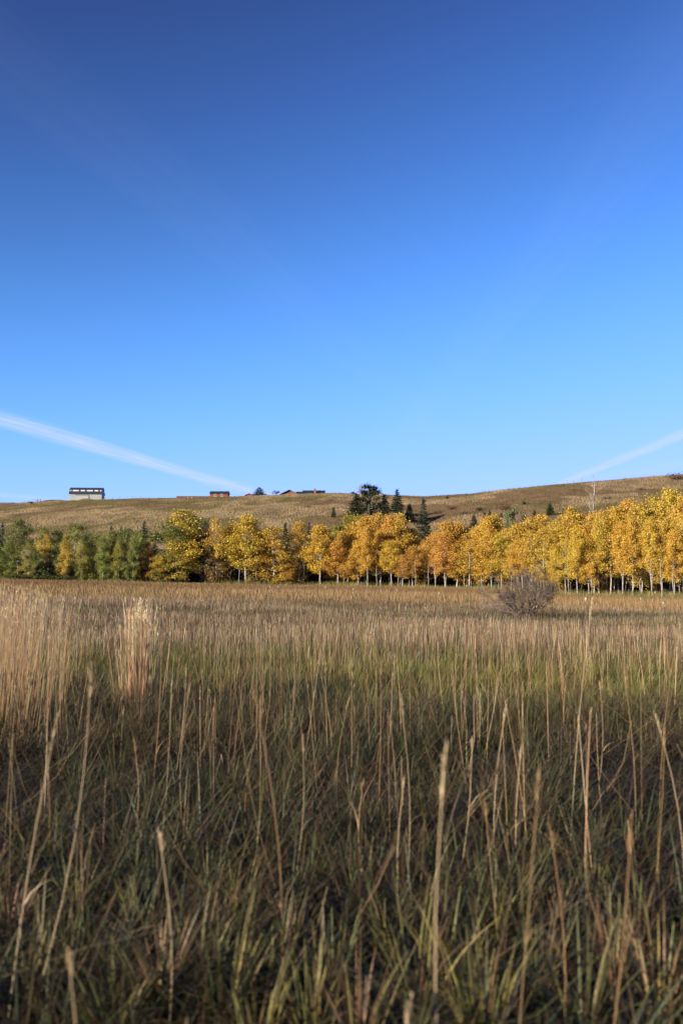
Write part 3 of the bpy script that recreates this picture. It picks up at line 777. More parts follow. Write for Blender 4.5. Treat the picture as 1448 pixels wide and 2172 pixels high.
for side in (0, 1):
    fy = (lambda y: y) if side == 0 else (lambda y: DB - y)
    lo = MB(); lo.slab([(-.25, fy(-.35), ez - .1), (LBx + .25, fy(-.35), ez - .1), (LBx + .25, fy(ry1 - .05), rz1 - .25), (-.25, fy(ry1 - .05), rz1 - .25)], (0, 0, .14))
    obj('lower_roof', lo.mesh('barn_lower_roof', m_roofdk), barn)
    up = MB(); up.slab([(-.25, fy(ry1 + .25), rz1 + .62), (LBx + .25, fy(ry1 + .25), rz1 + .62), (LBx + .25, fy(ry2), rz2), (-.25, fy(ry2), rz2)], (0, 0, .14))
    obj('upper_roof', up.mesh('barn_upper_roof', m_roofdk), barn)
    cs_ = MB(); cs_.slab([(0, fy(ry1), rz1 - .3), (LBx, fy(ry1), rz1 - .3), (LBx, fy(ry1 + .3), rz1 + .64), (0, fy(ry1 + .3), rz1 + .64)], (0, .12 if side == 0 else -.12, 0))
    obj('clerestory_wall', cs_.mesh('barn_clerestory', m_roofdk), barn)
for a, b in ((.03, .055), (.10, .28), (.34, .47), (.53, .715), (.77, .885), (.94, .985)):
    sk = MB(); sk.slab([(a * LBx, ry1 - .06, rz1 - .16), (b * LBx, ry1 - .06, rz1 - .16), (b * LBx, ry1 + .19, rz1 + .6), (a * LBx, ry1 + .19, rz1 + .6)], (0, .08, 0))
    obj('roof_light', sk.mesh('roof_light', m_white), barn)
nseam = 22
seam = MB(); seam.box(-.02, .02, -.035, .0, -1.5, ez - .1); seam_me = seam.mesh('wall_seam', m_wall)
for i in range(1, nseam):
    o = obj('wall_seam', seam_me, barn); o.location = (LBx * i / nseam, 0, 0)
door = boxpart('sliding_door', barn, m_wall, .20 * LBx, .60 * LBx, -.10, -.035, -1.5, ez - .75)
boxpart('door_rail', door, m_roofdk, .19 * LBx, .605 * LBx, -.2, -.045, ez - .74, ez - .5)
boxpart('door_edge', door, m_roofdk, .601 * LBx, .612 * LBx, -.16, -.04, -1.5, ez - .75)
# dirt bank and lean-to beside the barn
def mound(px, Y, w, h, d, label, seed=1, mat=None):
    r = random.Random(seed); x = at_depth(px, Y); g = gz(x, Y)
    V = []; Fq = []; nu, nv = 28, 8
    for j in range(nv):
        for i in range(nu):
            a = 2 * math.pi * i / nu; f = j / (nv - 1)
            rr_ = (1 - f) * (1 + .18 * math.sin(3 * a + seed) + .1 * r.uniform(-1, 1))
            V.append((math.cos(a) * rr_ * w / 2, math.sin(a) * rr_ * d / 2, -.4 + (h + .4) * (1 - (1 - f) ** 2.0) * (1 + .25 * math.sin(5 * a + seed) * (1 - f))))
    for j in range(nv - 1):
        for i in range(nu): Fq.append((j * nu + i, j * nu + (i + 1) % nu, (j + 1) * nu + (i + 1) % nu, (j + 1) * nu + i))
    me = bpy.data.meshes.new('earth_mound'); me.from_pydata(V, [], Fq); me.update(); me.materials.append(mat or m_hill)
    me.polygons.foreach_set('use_smooth', [True] * len(me.polygons))
    o = obj('earth_mound', me); o.location = (x, Y, g); tag(o, label, 'earth mound')
m_dirt = simple_mat('dark_earth', (0.07, 0.05, 0.035), (0.16, 0.115, 0.075), .6, .95)
mound(181, 553, 9.5, 1.0, 5, 'low heap of earth against the wall of the barn', 2)
mound(115, 557, 17, .95, 6, 'long dark bank of bare earth running up to the barn', 3, m_dirt)
lean = thing('lean_to', 'small dark lean-to against the shaded end of the barn', 'shed', (x0 + LBx + .45, YB + 3.6, gz(x0 + LBx, YB + 4) - .2), R(5))
m = MB(); m.slab([(0, 0, 1.3), (2.9, 0, .95), (2.9, 4, .95), (0, 4, 1.3)], (0, 0, .12)); obj('roof', m.mesh('lean_roof', m_roofdk), lean)
for xp in (.2, 2.6):
    boxpart('post', lean, m_grey, xp, xp + .15, .1, .25, -.4, 1.02)
boxpart('wall', lean, m_grey, .1, 2.7, 3.7, 3.85, -.4, .93)

def gable_house(name, label, cat, px0, px1, ytop_eave, ytop_ridge, Y, depth, wall, roof, ridge='x', overhang=.3, rot=0, ground_drop=1.5, parent=None, loc=None):
    w = (px1 - px0) * Y / F; xl = at_depth(px0, Y); g = gz(xl + w / 2, Y + depth / 2)
    ze = z_at(ytop_eave, Y, px0) - g; zr = z_at(ytop_ridge, Y, px0) - g
    t = thing(name, label, cat, (xl, Y, g), rot)
    m = MB(); b = -ground_drop
    if ridge == 'x':
        m.slab([(0, 0, b), (w, 0, b), (w, 0, ze), (0, 0, ze)], (0, .2, 0)); m.slab([(w, depth, b), (0, depth, b), (0, depth, ze), (w, depth, ze)], (0, -.2, 0))
        for xe, tx in ((0, .2), (w, -.2)): m.slab([(xe, .2, b), (xe, depth - .2, b), (xe, depth - .2, ze), (xe, depth / 2, zr - .1), (xe, .2, ze)], (tx, 0, 0))
        obj('wall', m.mesh('house_wall', wall), t)
        for s in (0, 1):
            y0, y1 = (-overhang, depth / 2) if s == 0 else (depth + overhang, depth / 2)
            k = (zr - ze) / (depth / 2)
            q = MB(); q.slab([(-overhang, y0, ze - k * overhang), (w + overhang, y0, ze - k * overhang), (w + overhang, y1, zr), (-overhang, y1, zr)], (0, 0, .18))
            obj('roof', q.mesh('house_roof', roof), t)
    else:
        m.slab([(0, 0, b), (w, 0, b), (w, 0, ze), (w / 2, 0, zr), (0, 0, ze)], (0, .2, 0)); m.slab([(0, depth, b), (w, depth, b), (w, depth, ze), (w / 2, depth, zr), (0, depth, ze)], (0, -.2, 0))
        for xe, tx in ((0, .2), (w, -.2)): m.slab([(xe, .2, b), (xe, depth - .2, b), (xe, depth - .2, ze), (xe, .2, ze)], (tx, 0, 0))
        obj('wall', m.mesh('house_wall', wall), t)
        k = (zr - ze) / (w / 2)
        for s in (-1, 1):
            xa = -overhang if s < 0 else w + overhang
            q = MB(); q.slab([(xa, -overhang, ze - k * overhang + .02), (w / 2, -overhang, zr + .02), (w / 2, depth + overhang, zr + .02), (xa, depth + overhang, ze - k * overhang + .02)], (0, 0, .2))
            obj('roof', q.mesh('house_roof', roof), t)
    return t, w, ze, zr
def window(t, x0, x1, z0, z1, y=-.02, frame=m_trim):
    f = MB(); k = .14
    f.box(x0, x1, y - .07, y, z0, z0 + k); f.box(x0, x1, y - .07, y, z1 - k, z1)
    f.box(x0, x0 + k, y - .07, y, z0 + k, z1 - k); f.box(x1 - k, x1, y - .07, y, z0 + k, z1 - k); xm = (x0 + x1) / 2
    f.box(xm - .08, xm + .08, y - .065, y, z0 + k, z1 - k)
    o = obj('window', f.mesh('window_frame', frame), t)
    p = MB(); p.box(x0 + k, x1 - k, y - .03, y - .005, z0 + k, z1 - k); obj('pane', p.mesh('window_pane', m_glass), o)

YR = 535.0
t, w, ze, zr = gable_house('red_barn', 'two storey red building with dark roof and two pale framed windows on the ridge', 'barn', 444, 482, 1047, 1041.5, YR, 7.5, m_red, m_roofgreen, 'x', .35)
pm = YR / F
for a in (452.6, 466.4):
    xw = (a - 444) * pm; zt = ze - .25; window(t, xw, xw + 5.6 * pm, zt - 1.35, zt)
t, w, ze, zr = gable_house('red_shed', 'long low red shed with flat dark roof beside the two storey red building', 'shed', 373, 443, 1053, 1052, YR, 6.0, m_red, m_roofgrey, 'x', .25, rot=R(2))
boxpart('opening', t, m_glass, 8.5 * pm, 11.5 * pm, -.06, -.01, ze - 1.25, ze - .5)
for a in (22.5, 31, 46):
    boxpart('white_door', t, m_trim, a * pm, (a + 2.2) * pm, -.06, -.01, -1, ze - .35)
YH = 520.0; pm = YH / F
gable_house('red_shed', 'tiny red gabled shed on the ridge beside the blue spruce', 'shed', 519, 537, 1050.5, 1047.3, YH, 5, m_red, m_roofdk, 'y', .3)
house, w, ze, zr = gable_house('ranch_house', 'low wooden house with brown gable, long green roof and brick chimney', 'house', 596, 630, 1047.5, 1039.5, 512, 9, m_log, m_roofgreen, 'y', .9)
pm = 512 / F
def wing(x0, x1, y0, dep, zeave, zridge):
    m = MB(); m.box(x0, x1, y0 + .3, y0 + dep - .3, -1.5, zeave); obj('wing_wall', m.mesh('wing_wall', m_log), house)
    for s in (0, 1):
        ya, yb = (y0 - .3, y0 + dep / 2) if s == 0 else (y0 + dep + .3, y0 + dep / 2)
        q = MB(); q.slab([(x0 - .2, ya, zeave - .1), (x1 + .2, ya, zeave - .1), (x1 + .2, yb, zridge), (x0 - .2, yb, zridge)], (0, 0, .18)); obj('wing_roof', q.mesh('wing_roof', m_roofgreen), house)
hz = lambda py: z_at(py, 512, 640) - house.location.z
wing((627 - 596) * pm, (640 - 596) * pm, 2.0, 8, hz(1049.5), hz(1041.5) )
wing((640.5 - 596) * pm, (688 - 596) * pm, 1.0, 10, hz(1049.5), hz(1038.8))
ch = boxpart('chimney', house, m_brick, (665 - 596) * pm, (669 - 596) * pm, 1.6, 2.6, 0, hz(1036.5))
boxpart('chimney_cap', ch, m_grey, (664.5 - 596) * pm, (669.5 - 596) * pm, 1.5, 2.7, hz(1036.5) + .004, hz(1035.8))
boxpart('roof_vent', house, m_trim, (681 - 596) * pm, (682 - 596) * pm, 4.2, 4.45, hz(1042), hz(1038.6))
# flat grey shed half out of frame
t, w, ze, zr = gable_house('grey_shed', 'low grey metal shed at the low end of the ridge', 'shed', -30, 23.5, 1066.5, 1065.8, 575, 6, m_roofgrey, m_roofgrey, 'x', .2)
boxpart('rusty_panel', t, m_brick, 34 * 575 / F, 44 * 575 / F, -.06, -.01, -1, ze - .4)
conifer(549, 1033, 1054, 33, 'bluish spruce on the ridge between the tiny red shed and the house', [make_conifer(71, openness=.1, W=2.6)], (0.06, 0.075, 0.06), Y=514, group='conifers on the ridge', pw=2.5)
bare_tree(585, 1037, 516, 26, m_twig, 'small purplish ornamental tree on the ridge beside the wooden house', 'ornamental_tree', leafy=(0.30, 0.17, 0.22), seed=12)

# gate frame and fence posts on the ridge
gx0 = hit(77, 1066.5, 165); Yg = 566
gate = thing('gate_frame', 'wooden gate frame of posts and crossbar on the ridge near the barn', 'gate', (at_depth(77.5, Yg), Yg, gz(at_depth(77.5, Yg), Yg)))
for xq in (0, 6.4 * Yg / F): boxpart('post', gate, m_grey, xq - .17, xq + .17, -.17, .17, -.5, 2.1)
boxpart('crossbar', gate, m_grey, -2.9, 6.4 * Yg / F + .2, -.28, -.172, 1.35, 1.65)
pm_ = MB(); pm_.tube([(0, 0, -.3), (.01, 0, .7), (0, .01, 1.5)], [.09, .085, .075], 6); post_me = pm_.mesh('fence_post', m_grey)
FP = [(49, 565), (222, 545), (238, 543), (252, 542), (268, 541), (281, 540), (297, 539), (1178, 441), (1205, 438), (1218, 437)]
for px, Y in FP:
    x = at_depth(px, Y); o = obj('fence_post', post_me); o.location = (x, Y, gz(x, Y))
    tag(o, 'short weathered fence post on the ridge line', 'fence post', 'fence posts on the ridge')
x = at_depth(1236, 436); o = obj('fence_post', post_me); o.location = (x, 436, gz(x, 436)); o.scale = (1, 1, 1.5)
tag(o, 'tallest fence post on the ridge beside the dead white tree', 'fence post', 'fence posts on the ridge')

# white sapling guards at the meadow edge
mg_ = MB(); mg_.tube([(0, 0, -.1), (0, 0, .5), (0, 0, .5), (0, 0, .1)], [.09, .09, .075, .075], 10, True)
m_plastic = simple_mat('white_plastic', (0.70, 0.70, 0.68), (0.82, 0.82, 0.80), 4, .45, bump=.05)
guard_me = mg_.mesh('sapling_guard', m_plastic, False)
st_me = MB(); st_me.box(.095, .13, -.02, .02, -.15, .62); st_me = st_me.mesh('stake', m_grey)
for px, py in [(502, 1248), (573, 1250), (590, 1250), (750, 1256), (773, 1257), (807, 1258), (821, 1258), (841, 1259), (931, 1264), (1242, 1278), (1406, 1286), (1358, 1278), (652, 1246), (690, 1250)]:
    p = hit(px, py, 20, 170)
    t = thing('sapling_guard', 'short white plastic sapling guard standing in the meadow grass', 'tree guard', p, rnd.uniform(0, 6), 'white sapling guards')
    o = obj('tube', guard_me, t); s = rnd.uniform(.55, .85); o.scale = (.65, .65, s); o = obj('stake', st_me, t); o.scale = (.65, .65, s)

# ------------------------------------------------------------------ grasses
def blades(P, L, W, az, th0, k, C0, C1, seg, sideaz=None, tipw=.12):
    """strips: P base points, L length, W width, az lean azimuth, th0 initial tilt, k added tilt along the blade"""
    n = len(P); side = az + math.pi / 2 + rng.normal(size=n) * .5 if sideaz is None else sideaz
    sv = np.stack([np.cos(side), np.sin(side), np.zeros(n)], 1)
    pos = P.copy(); rows = []; cols = []
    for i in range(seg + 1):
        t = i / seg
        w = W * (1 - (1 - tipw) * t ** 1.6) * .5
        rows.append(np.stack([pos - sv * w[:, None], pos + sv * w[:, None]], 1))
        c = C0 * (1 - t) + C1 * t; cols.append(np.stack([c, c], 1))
        th = th0 + k * (t + .5 / seg); st = L / seg
        pos = pos + np.stack([np.sin(th) * np.cos(az) * st, np.sin(th) * np.sin(az) * st, np.cos(th) * st], 1)
    V = np.stack(rows, 1).reshape(n, -1, 3); C = np.stack(cols, 1).reshape(n, -1, 3)
    m = 2 * (seg + 1); b = (np.arange(n) * m)[:, None]
    q = np.concatenate([b + np.array([2 * i, 2 * i + 1, 2 * i + 3, 2 * i + 2])[None] for i in range(seg)], 0)
    return V.reshape(-1, 3), q, C.reshape(-1, 3)
def spikes(P, L, W, side, th, az, C0):
    n = len(P); sv = np.stack([np.cos(side), np.sin(side), np.zeros(n)], 1) * (W * .5)[:, None]
    top = P + np.stack([np.sin(th) * np.cos(az), np.sin(th) * np.sin(az), np.cos(th)], 1) * L[:, None]
    V = np.stack([P - sv, P + sv, top], 1).reshape(-1, 3)
    return V, np.arange(3 * n).reshape(n, 3), np.repeat(C0, 3, 0)
class Bag:
    def __init__(s): s.V = []; s.Q = []; s.C = []; s.n = 0
    def add(s, V, q, C): s.V.append(V); s.Q.append(q + s.n); s.C.append(C); s.n += len(V)
    def mesh(s, name, mat):
        if s.Q[0].shape[1] == 3:
            me = mesh_np(name, np.concatenate(s.V), F3=np.concatenate(s.Q), colors=np.concatenate(s.C)); me.materials.append(mat); return me
        me = mesh_np(name, np.concatenate(s.V), F4=np.concatenate(s.Q), colors=np.concatenate(s.C)); me.materials.append(mat); return me
def wedge(n, y0, y1, margin=1.3, k=1.18, left=0.0):
    """random ground points in the part of the meadow the view takes in, with room to spare"""
    Y = np.sqrt(rng.random(n) * (y1 ** 2 - y0 ** 2) + y0 ** 2)
    hw = .343 * Y * k + margin
    X = (rng.random(n) * 2 - 1) * hw
    if left: X = X - rng.random(n) * left
    return X, Y
KA = 0.52
def pal(n, table, j=.28):
    """random colours from (weight, rgb) rows, with jitter"""
    w = np.array([t[0] for t in table], float); w /= w.sum(); c = np.array([t[1] for t in table])
    i = rng.choice(len(table), n, p=w)
    return KA * c[i] * (1 - j + 2 * j * rng.random((n, 1))) * (1 + .08 * rng.normal(size=(n, 3)))
TAN = (0.46, 0.335, 0.18); PALE = (0.56, 0.43, 0.25); BRN = (0.22, 0.135, 0.07); RBR = (0.20, 0.10, 0.06); MAUVE = (0.25, 0.17, 0.12)
GRN = (0.085, 0.135, 0.042); OLV = (0.17, 0.165, 0.045); YGR = (0.30, 0.29, 0.06); DEAD = (0.13, 0.09, 0.05); BLG = (0.065, 0.11, 0.058)
def pts(X, Y): return np.stack([X, Y, ground(X, Y) - .01], 1)
def upx(X, Y): return 724 + X / Y * F
def stuff(name, bag, mat, label=None):
    o = obj(name, bag.mesh(name, mat)); o['kind'] = 'stuff'
    o['label'] = label; o['category'] = 'grass'
    return o

# zone A: tangled low sward near the camera (2 - 10 m)
bag = Bag()
def tussocks(X, Y, per, spread, Lr, Wr, tables, tips, seg, arch=1.5, dark=1.0):  # dark lowers the blade colour to stand in for shade in the sward
    """clumps of arching blades; every clump leans to one mix of colours"""
    m = len(X); cnt = rng.poisson(per, m) + 6; idx = np.repeat(np.arange(m), cnt); n = len(idx)
    kind = rng.choice(len(tables), m, p=np.array([t[0] for t in tables]) / sum(t[0] for t in tables))
    size = .7 + .6 * rng.random(m)
    a = rng.random(n) * 6.283; rr = spread * np.sqrt(rng.random(n)) * size[idx]
    x = X[idx] + np.cos(a) * rr; y = Y[idx] + np.sin(a) * rr
    c = np.zeros((n, 3)); tip = np.zeros((n, 3))
    for j, (w, tab) in enumerate(tables):
        k = kind[idx] == j; c[k] = pal(int(k.sum()), tab); tip[k] = c[k] * .6 + .4 * pal(int(k.sum()), tips)
    lean = rng.random(m) * 6.283; drift = .25 * rng.random(m)
    L = (Lr[0] + (Lr[1] - Lr[0]) * rng.random(n)) * size[idx]
    az = a + rng.normal(size=n) * .6
    az = np.where(rng.random(n) < drift[idx] * 2, lean[idx] + rng.normal(size=n) * .3, az)
    return blades(pts(x, y), L, Wr[0] + (Wr[1] - Wr[0]) * rng.random(n), az, .06 + rr / spread * .35 + np.abs(rng.normal(size=n)) * .12, rng.random(n) ** 1.3 * arch, c * dark, tip * dark, seg)
DKB = (.10, .06, .035); DKR = (.12, .06, .04); GAP_SHADE = (.055, .04, .025)  # darkest tone paints the shade between tussocks into the blades
TAB_A = [(6, [(4, GRN), (1.5, BLG), (1.5, OLV), (1, RBR)]), (2.5, [(3, BLG), (2, GRN), (2, DKB)]), (3.2, [(3, RBR), (2, BRN), (1, TAN), (1, OLV)]), (1.2, [(2, OLV), (2.5, YGR), (1, GRN)]), (1.4, [(2, DKB), (2, GAP_SHADE), (1, GRN)])]
TIP_A = [(2, TAN), (2, OLV), (2.5, RBR), (1.5, YGR), (2, GRN)]
X, Y = wedge(1500, 1.6, 11.0, 1.3, 1.15, .8); k_ = fbm(X * .9 + 4, Y * .9 + 7, 2) > .40; X, Y = X[k_], Y[k_]
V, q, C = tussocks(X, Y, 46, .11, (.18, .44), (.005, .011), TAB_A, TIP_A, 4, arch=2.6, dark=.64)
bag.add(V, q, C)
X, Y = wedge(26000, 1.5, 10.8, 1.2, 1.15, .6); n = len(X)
c = pal(n, [(3, GRN), (3, BLG), (3, DKB), (3, DKR), (3, GAP_SHADE), (.8, OLV)]) * .34  # filler strongly darkened, shade of the gaps put into its colour
V, q, C = blades(pts(X, Y), .08 + .18 * rng.random(n), .003 + .004 * rng.random(n), rng.random(n) * 6.283, np.abs(rng.normal(size=n)) * .6 + .15, rng.random(n) * 1.6, c, c, 2)
bag.add(V, q, C)
# fallen, matted stems
X, Y = wedge(15000, 1.6, 11, 1.2); n = len(X)
P = pts(X, Y); P[:, 2] += rng.random(n) * .22
c = pal(n, [(1.2, TAN), (3, BRN), (4, (.12, .07, .04)), (1, OLV)]) * .7
V, q, C = blades(P, .25 + .4 * rng.random(n), .0025 + .002 * rng.random(n), rng.random(n) * 6.283, 1.0 + .5 * rng.random(n), .5 * rng.normal(size=n), c, c, 2, tipw=.6)
bag.add(V, q, C)
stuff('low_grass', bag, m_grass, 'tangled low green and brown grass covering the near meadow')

# zone B: yellow-green and brown leafy grass (8 - 20 m)
bag = Bag()
X, Y = wedge(1500, 9.5, 19.5, 1.5)
rt_ = sstep(620, 1000, upx(X, Y)); bd_ = np.exp(-((Y - (15.6 - 2.6 * rt_)) / 3.2) ** 2); k_ = rng.random(len(X)) < bd_
V, q, C = tussocks(X[k_], Y[k_], 40, .10, (.18, .40), (.006, .011), [(3, [(3, YGR), (2, OLV), (1, GRN)]), (1.6, [(2, RBR), (2, (.30, .19, .06)), (1, OLV)]), (1, [(2, GRN), (2, OLV)])], [(2, YGR), (1, TAN), (1, OLV)], 2, 1.0)
bag.add(V, q, C)
V, q, C = tussocks(X[~k_], Y[~k_], 36, .10, (.18, .40), (.006, .011), [(3, [(3, GRN), (2, BLG), (1, OLV)]), (2, [(2, RBR), (2, BRN)]), (1, [(2, OLV), (1, TAN)])], TIP_A, 2, 1.2, dark=.8)
bag.add(V, q, C)
X, Y = wedge(55000, 8.5, 21, 1.5)
pxs = upx(X, Y); g = fbm(X * .8 + 15, Y * .6 + 22, 3); pn = fbm(X * .25 + 3, Y * .35 + 30, 2)
n = len(X)
rightness = sstep(620, 1000, pxs)
band = np.exp(-((Y - (15.6 - 2.6 * rightness)) / (3.0 + 1.2 * rightness)) ** 2)      # the bright band
cy = pal(n, [(3, YGR), (3, OLV), (1, TAN), (.8, RBR)]); cb = pal(n, [(3, BRN), (2, RBR), (2, TAN), (2, OLV)])
cg = pal(n, [(3, GRN), (2, BLG), (2, OLV), (1.5, BRN), (1, RBR)])
sel = rng.random(n)
c = .85 * np.where((sel < band * (1.0 - .35 * rightness) * (0.6 + pn))[:, None], cy, np.where((sel < .55 + .25 * rightness)[:, None], cb, cg))
L = (.10 + .20 * rng.random(n)) * (.6 + .8 * g)
V, q, C = blades(pts(X, Y), L, .006 + .006 * rng.random(n), rng.random(n) * 6.283, np.abs(rng.normal(size=n)) * .25 + .05, rng.random(n) * .9, c * .8, c * .65 + .35 * pal(n, [(2, YGR), (2, TAN), (1, BRN)]), 2)
bag.add(V, q, C)
stuff('leafy_grass', bag, m_grass, 'yellow green and russet leafy grass in the middle of the meadow')

# zone C: standing dry grass (15 - 48 m)
bag = Bag()
X, Y = wedge(190000, 15.0, 50, 2.0)
pxs = upx(X, Y)
edge = np.interp(pxs, [0, 300, 500, 750, 1000, 1200, 1448], [15, 19.5, 19, 18.5, 17.5, 16.8, 15.5]) + 2.2 * (fbm(X * .4, Y * .1 + 3, 2) - .5)
keep = (Y > edge) | (rng.random(len(X)) < .10); X, Y, pxs = X[keep], Y[keep], pxs[keep]; n = len(X)
st = fbm(X * .04 + 3, Y * .24 + 7, 3); st2 = fbm(X * .3 + 8, Y * .5 + 1, 2)
h = (.30 + .30 * rng.random(n)) * (.25 + 1.35 * st2) * np.interp(Y, [15, 22, 28, 40, 50], [1.0, .88, .68, .62, .62])
h = h * (1 - .45 * np.exp(-(((X - bp.x) / 2.4) ** 2 + ((Y - bp.y + 4) / 5) ** 2)))
tanc = pal(n, [(4, (.47, .315, .16)), (2, PALE), (1, MAUVE), (1, OLV)]); brc = pal(n, [(4, (.26, .135, .07)), (3, (.28, .17, .085)), (1.5, MAUVE), (1, TAN), (1.2, OLV)])
mixf = sstep(.42, .58, st)
sel = rng.random(n) < (.06 + .66 * mixf) * np.interp(Y, [16, 27], [.30, 1.0])
c = np.where(sel[:, None], tanc, brc)
ol_ = sstep(.54, .64, fbm(X * .11 + 70, Y * .28 + 19, 3)); olc_ = pal(n, [(3, OLV), (2, (.22, .19, .06)), (1, YGR), (1, BRN)])
c = np.where((rng.random(n) < .75 * ol_)[:, None], olc_, c); h = h * (1 - .35 * ol_)
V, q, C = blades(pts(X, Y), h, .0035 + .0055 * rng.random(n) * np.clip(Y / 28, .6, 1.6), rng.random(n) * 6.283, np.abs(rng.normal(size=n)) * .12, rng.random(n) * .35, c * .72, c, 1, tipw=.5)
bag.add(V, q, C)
# undergrowth between the dry stems
X, Y = wedge(90000, 15.5, 52, 2.0); n = len(X)
c = pal(n, [(3, (.13, .065, .045)), (3, (.13, .085, .05)), (2, (.12, .115, .035)), (1, GRN), (1, (.16, .10, .075))])
V, q, C = blades(pts(X, Y), .12 + .25 * rng.random(n), .010 + .012 * rng.random(n), rng.random(n) * 6.283, np.abs(rng.normal(size=n)) * .35, rng.random(n) * .8, c, c, 1, tipw=.2)
bag.add(V, q, C)
stuff('dry_grass', bag, m_straw, 'standing dry tan and russet grass across the middle meadow')

# zone D: far meadow to the treeline (45 - 165 m)
bag = Bag()
X, Y = wedge(270000, 44, 172, 3, 1.15)
pxs = upx(X, Y); tl = np.interp((pxs - 724) / F, TLX, TLD)
keep = Y < tl + 14; X, Y, pxs, tl = X[keep], Y[keep], pxs[keep], tl[keep]; n = len(X)
st = fbm(X * .012 + 13, Y * .085 + 4, 3); st2 = fbm(X * .12 + 2, Y * .2 + 6, 2)
tanc = pal(n, [(4, (.46, .30, .15)), (1, MAUVE), (1.5, OLV), (1.5, (.30, .18, .09))]); brc = pal(n, [(4, (.26, .13, .068)), (3, (.28, .165, .08)), (1, MAUVE), (1, OLV)]); gr = pal(n, [(3, OLV), (1.5, YGR), (1.5, TAN), (1, GRN)])
sel = rng.random(n); edge_f = sstep(26, 6, tl - Y)
c = np.where((rng.random(n) < .75 * edge_f)[:, None], gr, np.where((sel < .08 + .86 * sstep(.42, .58, st))[:, None], tanc, brc))
h = (.28 + .22 * rng.random(n)) * (.6 + .8 * st2) * (1 + .9 * sstep(9, 0, tl - Y) * (st2 > .45))
V, q, C = spikes(pts(X, Y), h, (.014 + .018 * rng.random(n)) * np.clip(Y / 60, .8, 2), rng.random(n) * 6.283, np.abs(rng.normal(size=n)) * .3, rng.random(n) * 6.283, c)
bag.add(V, q, C)
stuff('far_grass', bag, m_turf, 'far tan and brown meadow grass reaching to the treeline')

# hillside grass
bag = Bag()
n = 300000
u = rng.uniform(-.44, .44, n); Y = rng.uniform(185, 600, n); X = u * Y
cd = np.interp(u, UC, CRD); keep = Y < cd + 4; X, Y, u = X[keep], Y[keep], u[keep]; n = len(X)
st = fbm(X * .022 + 1, Y * .016 + 8, 4); st2 = fbm(X * .055 + 31, Y * .022 + 12, 4); st3 = fbm(X * .2 + 3, Y * .06 + 2, 2)
hi = sstep(.50, .62, st2); f1 = sstep(.42, .58, st)[:, None]
base_c = np.array((0.152, .100, .056)) * (1 - f1) + np.array((0.148, .122, .050)) * f1
c = base_c * 1.0 * (1 - .8 * hi[:, None]) + np.array((0.285, .208, .122)) * .8 * hi[:, None]
c = .53 * c * (.60 + .80 * st3[:, None]) * (.9 + .2 * rng.random((n, 1))) * (1 + .04 * rng.normal(size=(n, 3)))
V, q, C = spikes(pts(X, Y), (.22 + .30 * rng.random(n)) * (1 + .7 * hi), .14 + .22 * rng.random(n), rng.normal(size=n) * .35 - .25, np.abs(rng.normal(size=n)) * .25, rng.random(n) * 6.283, c)
bag.add(V, q, C)
stuff('hill_grass', bag, m_turf, 'dry mottled grass covering the long hillside')

# tall dry stalks with seed heads
def stalk_set(bag, X, Y, H, lean_az, lean, wid, colour, head=True, headn=5, seg=3):
    n = len(X); P = pts(X, Y)
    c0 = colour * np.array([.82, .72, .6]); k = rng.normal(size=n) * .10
    for a in (0, 1):      # two crossed strips so the stem has width from every side
        sa = lean_az + math.pi / 2 * a
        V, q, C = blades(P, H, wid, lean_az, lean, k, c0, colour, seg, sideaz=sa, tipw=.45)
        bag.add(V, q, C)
    if head:
        # end of stalk
        th = lean + k
        T = P.copy()
        for i in range(seg):
            tt = lean + k * ((i + .5) / seg) ; T += np.stack([np.sin(tt) * np.cos(lean_az), np.sin(tt) * np.sin(lean_az), np.cos(tt)], 1) * (H / seg)[:, None]
        d = np.stack([np.sin(th) * np.cos(lean_az), np.sin(th) * np.sin(lean_az), np.cos(th)], 1)
        for j in range(headn):
            f = .12 * (j + .5 * rng.random(n)) / max(headn - 1, 1) * H
            B = T - d * f[:, None]
            cc = colour * (0.78 + .35 * rng.random((n, 1)))
            V, q, C = blades(B, .030 * H * (0.8 + .7 * rng.random(n)), wid * .55 + .0007, rng.random(n) * 6.283, .12 + .25 * rng.random(n), .3 * rng.random(n), cc, cc, 1, tipw=.25)
            bag.add(V, q, C)
bag = Bag()
def strawcol(n): return 1.7 * pal(n, [(4, TAN), (4, PALE), (1, (0.36, .24, .12)), (.4, MAUVE)], .22)
# the tall stand at the side: bases 8 - 20 m away
n = 600; pxs = 724 - 724 * (1 - rng.random(n) ** 1.4 * .27) - rng.random(n) * 60; Y = 8.8 + 9 * rng.random(n) ** 1.2; X = (pxs - 724) / F * Y
cl_ = fbm(X * 1.2 + 3, Y * .6, 2); k_ = cl_ > .36; X, Y, pxs = X[k_], Y[k_], pxs[k_]; n = len(X)
H = np.interp(pxs, [-60, 90, 150, 200], [1.40, 1.34, 1.05, .7]) * (.8 + .24 * rng.random(n))
stalk_set(bag, X, Y, H, rng.normal(size=n) * .6, np.abs(rng.normal(size=n)) * .08 + .05, .0042 + .002 * rng.random(n), strawcol(n))
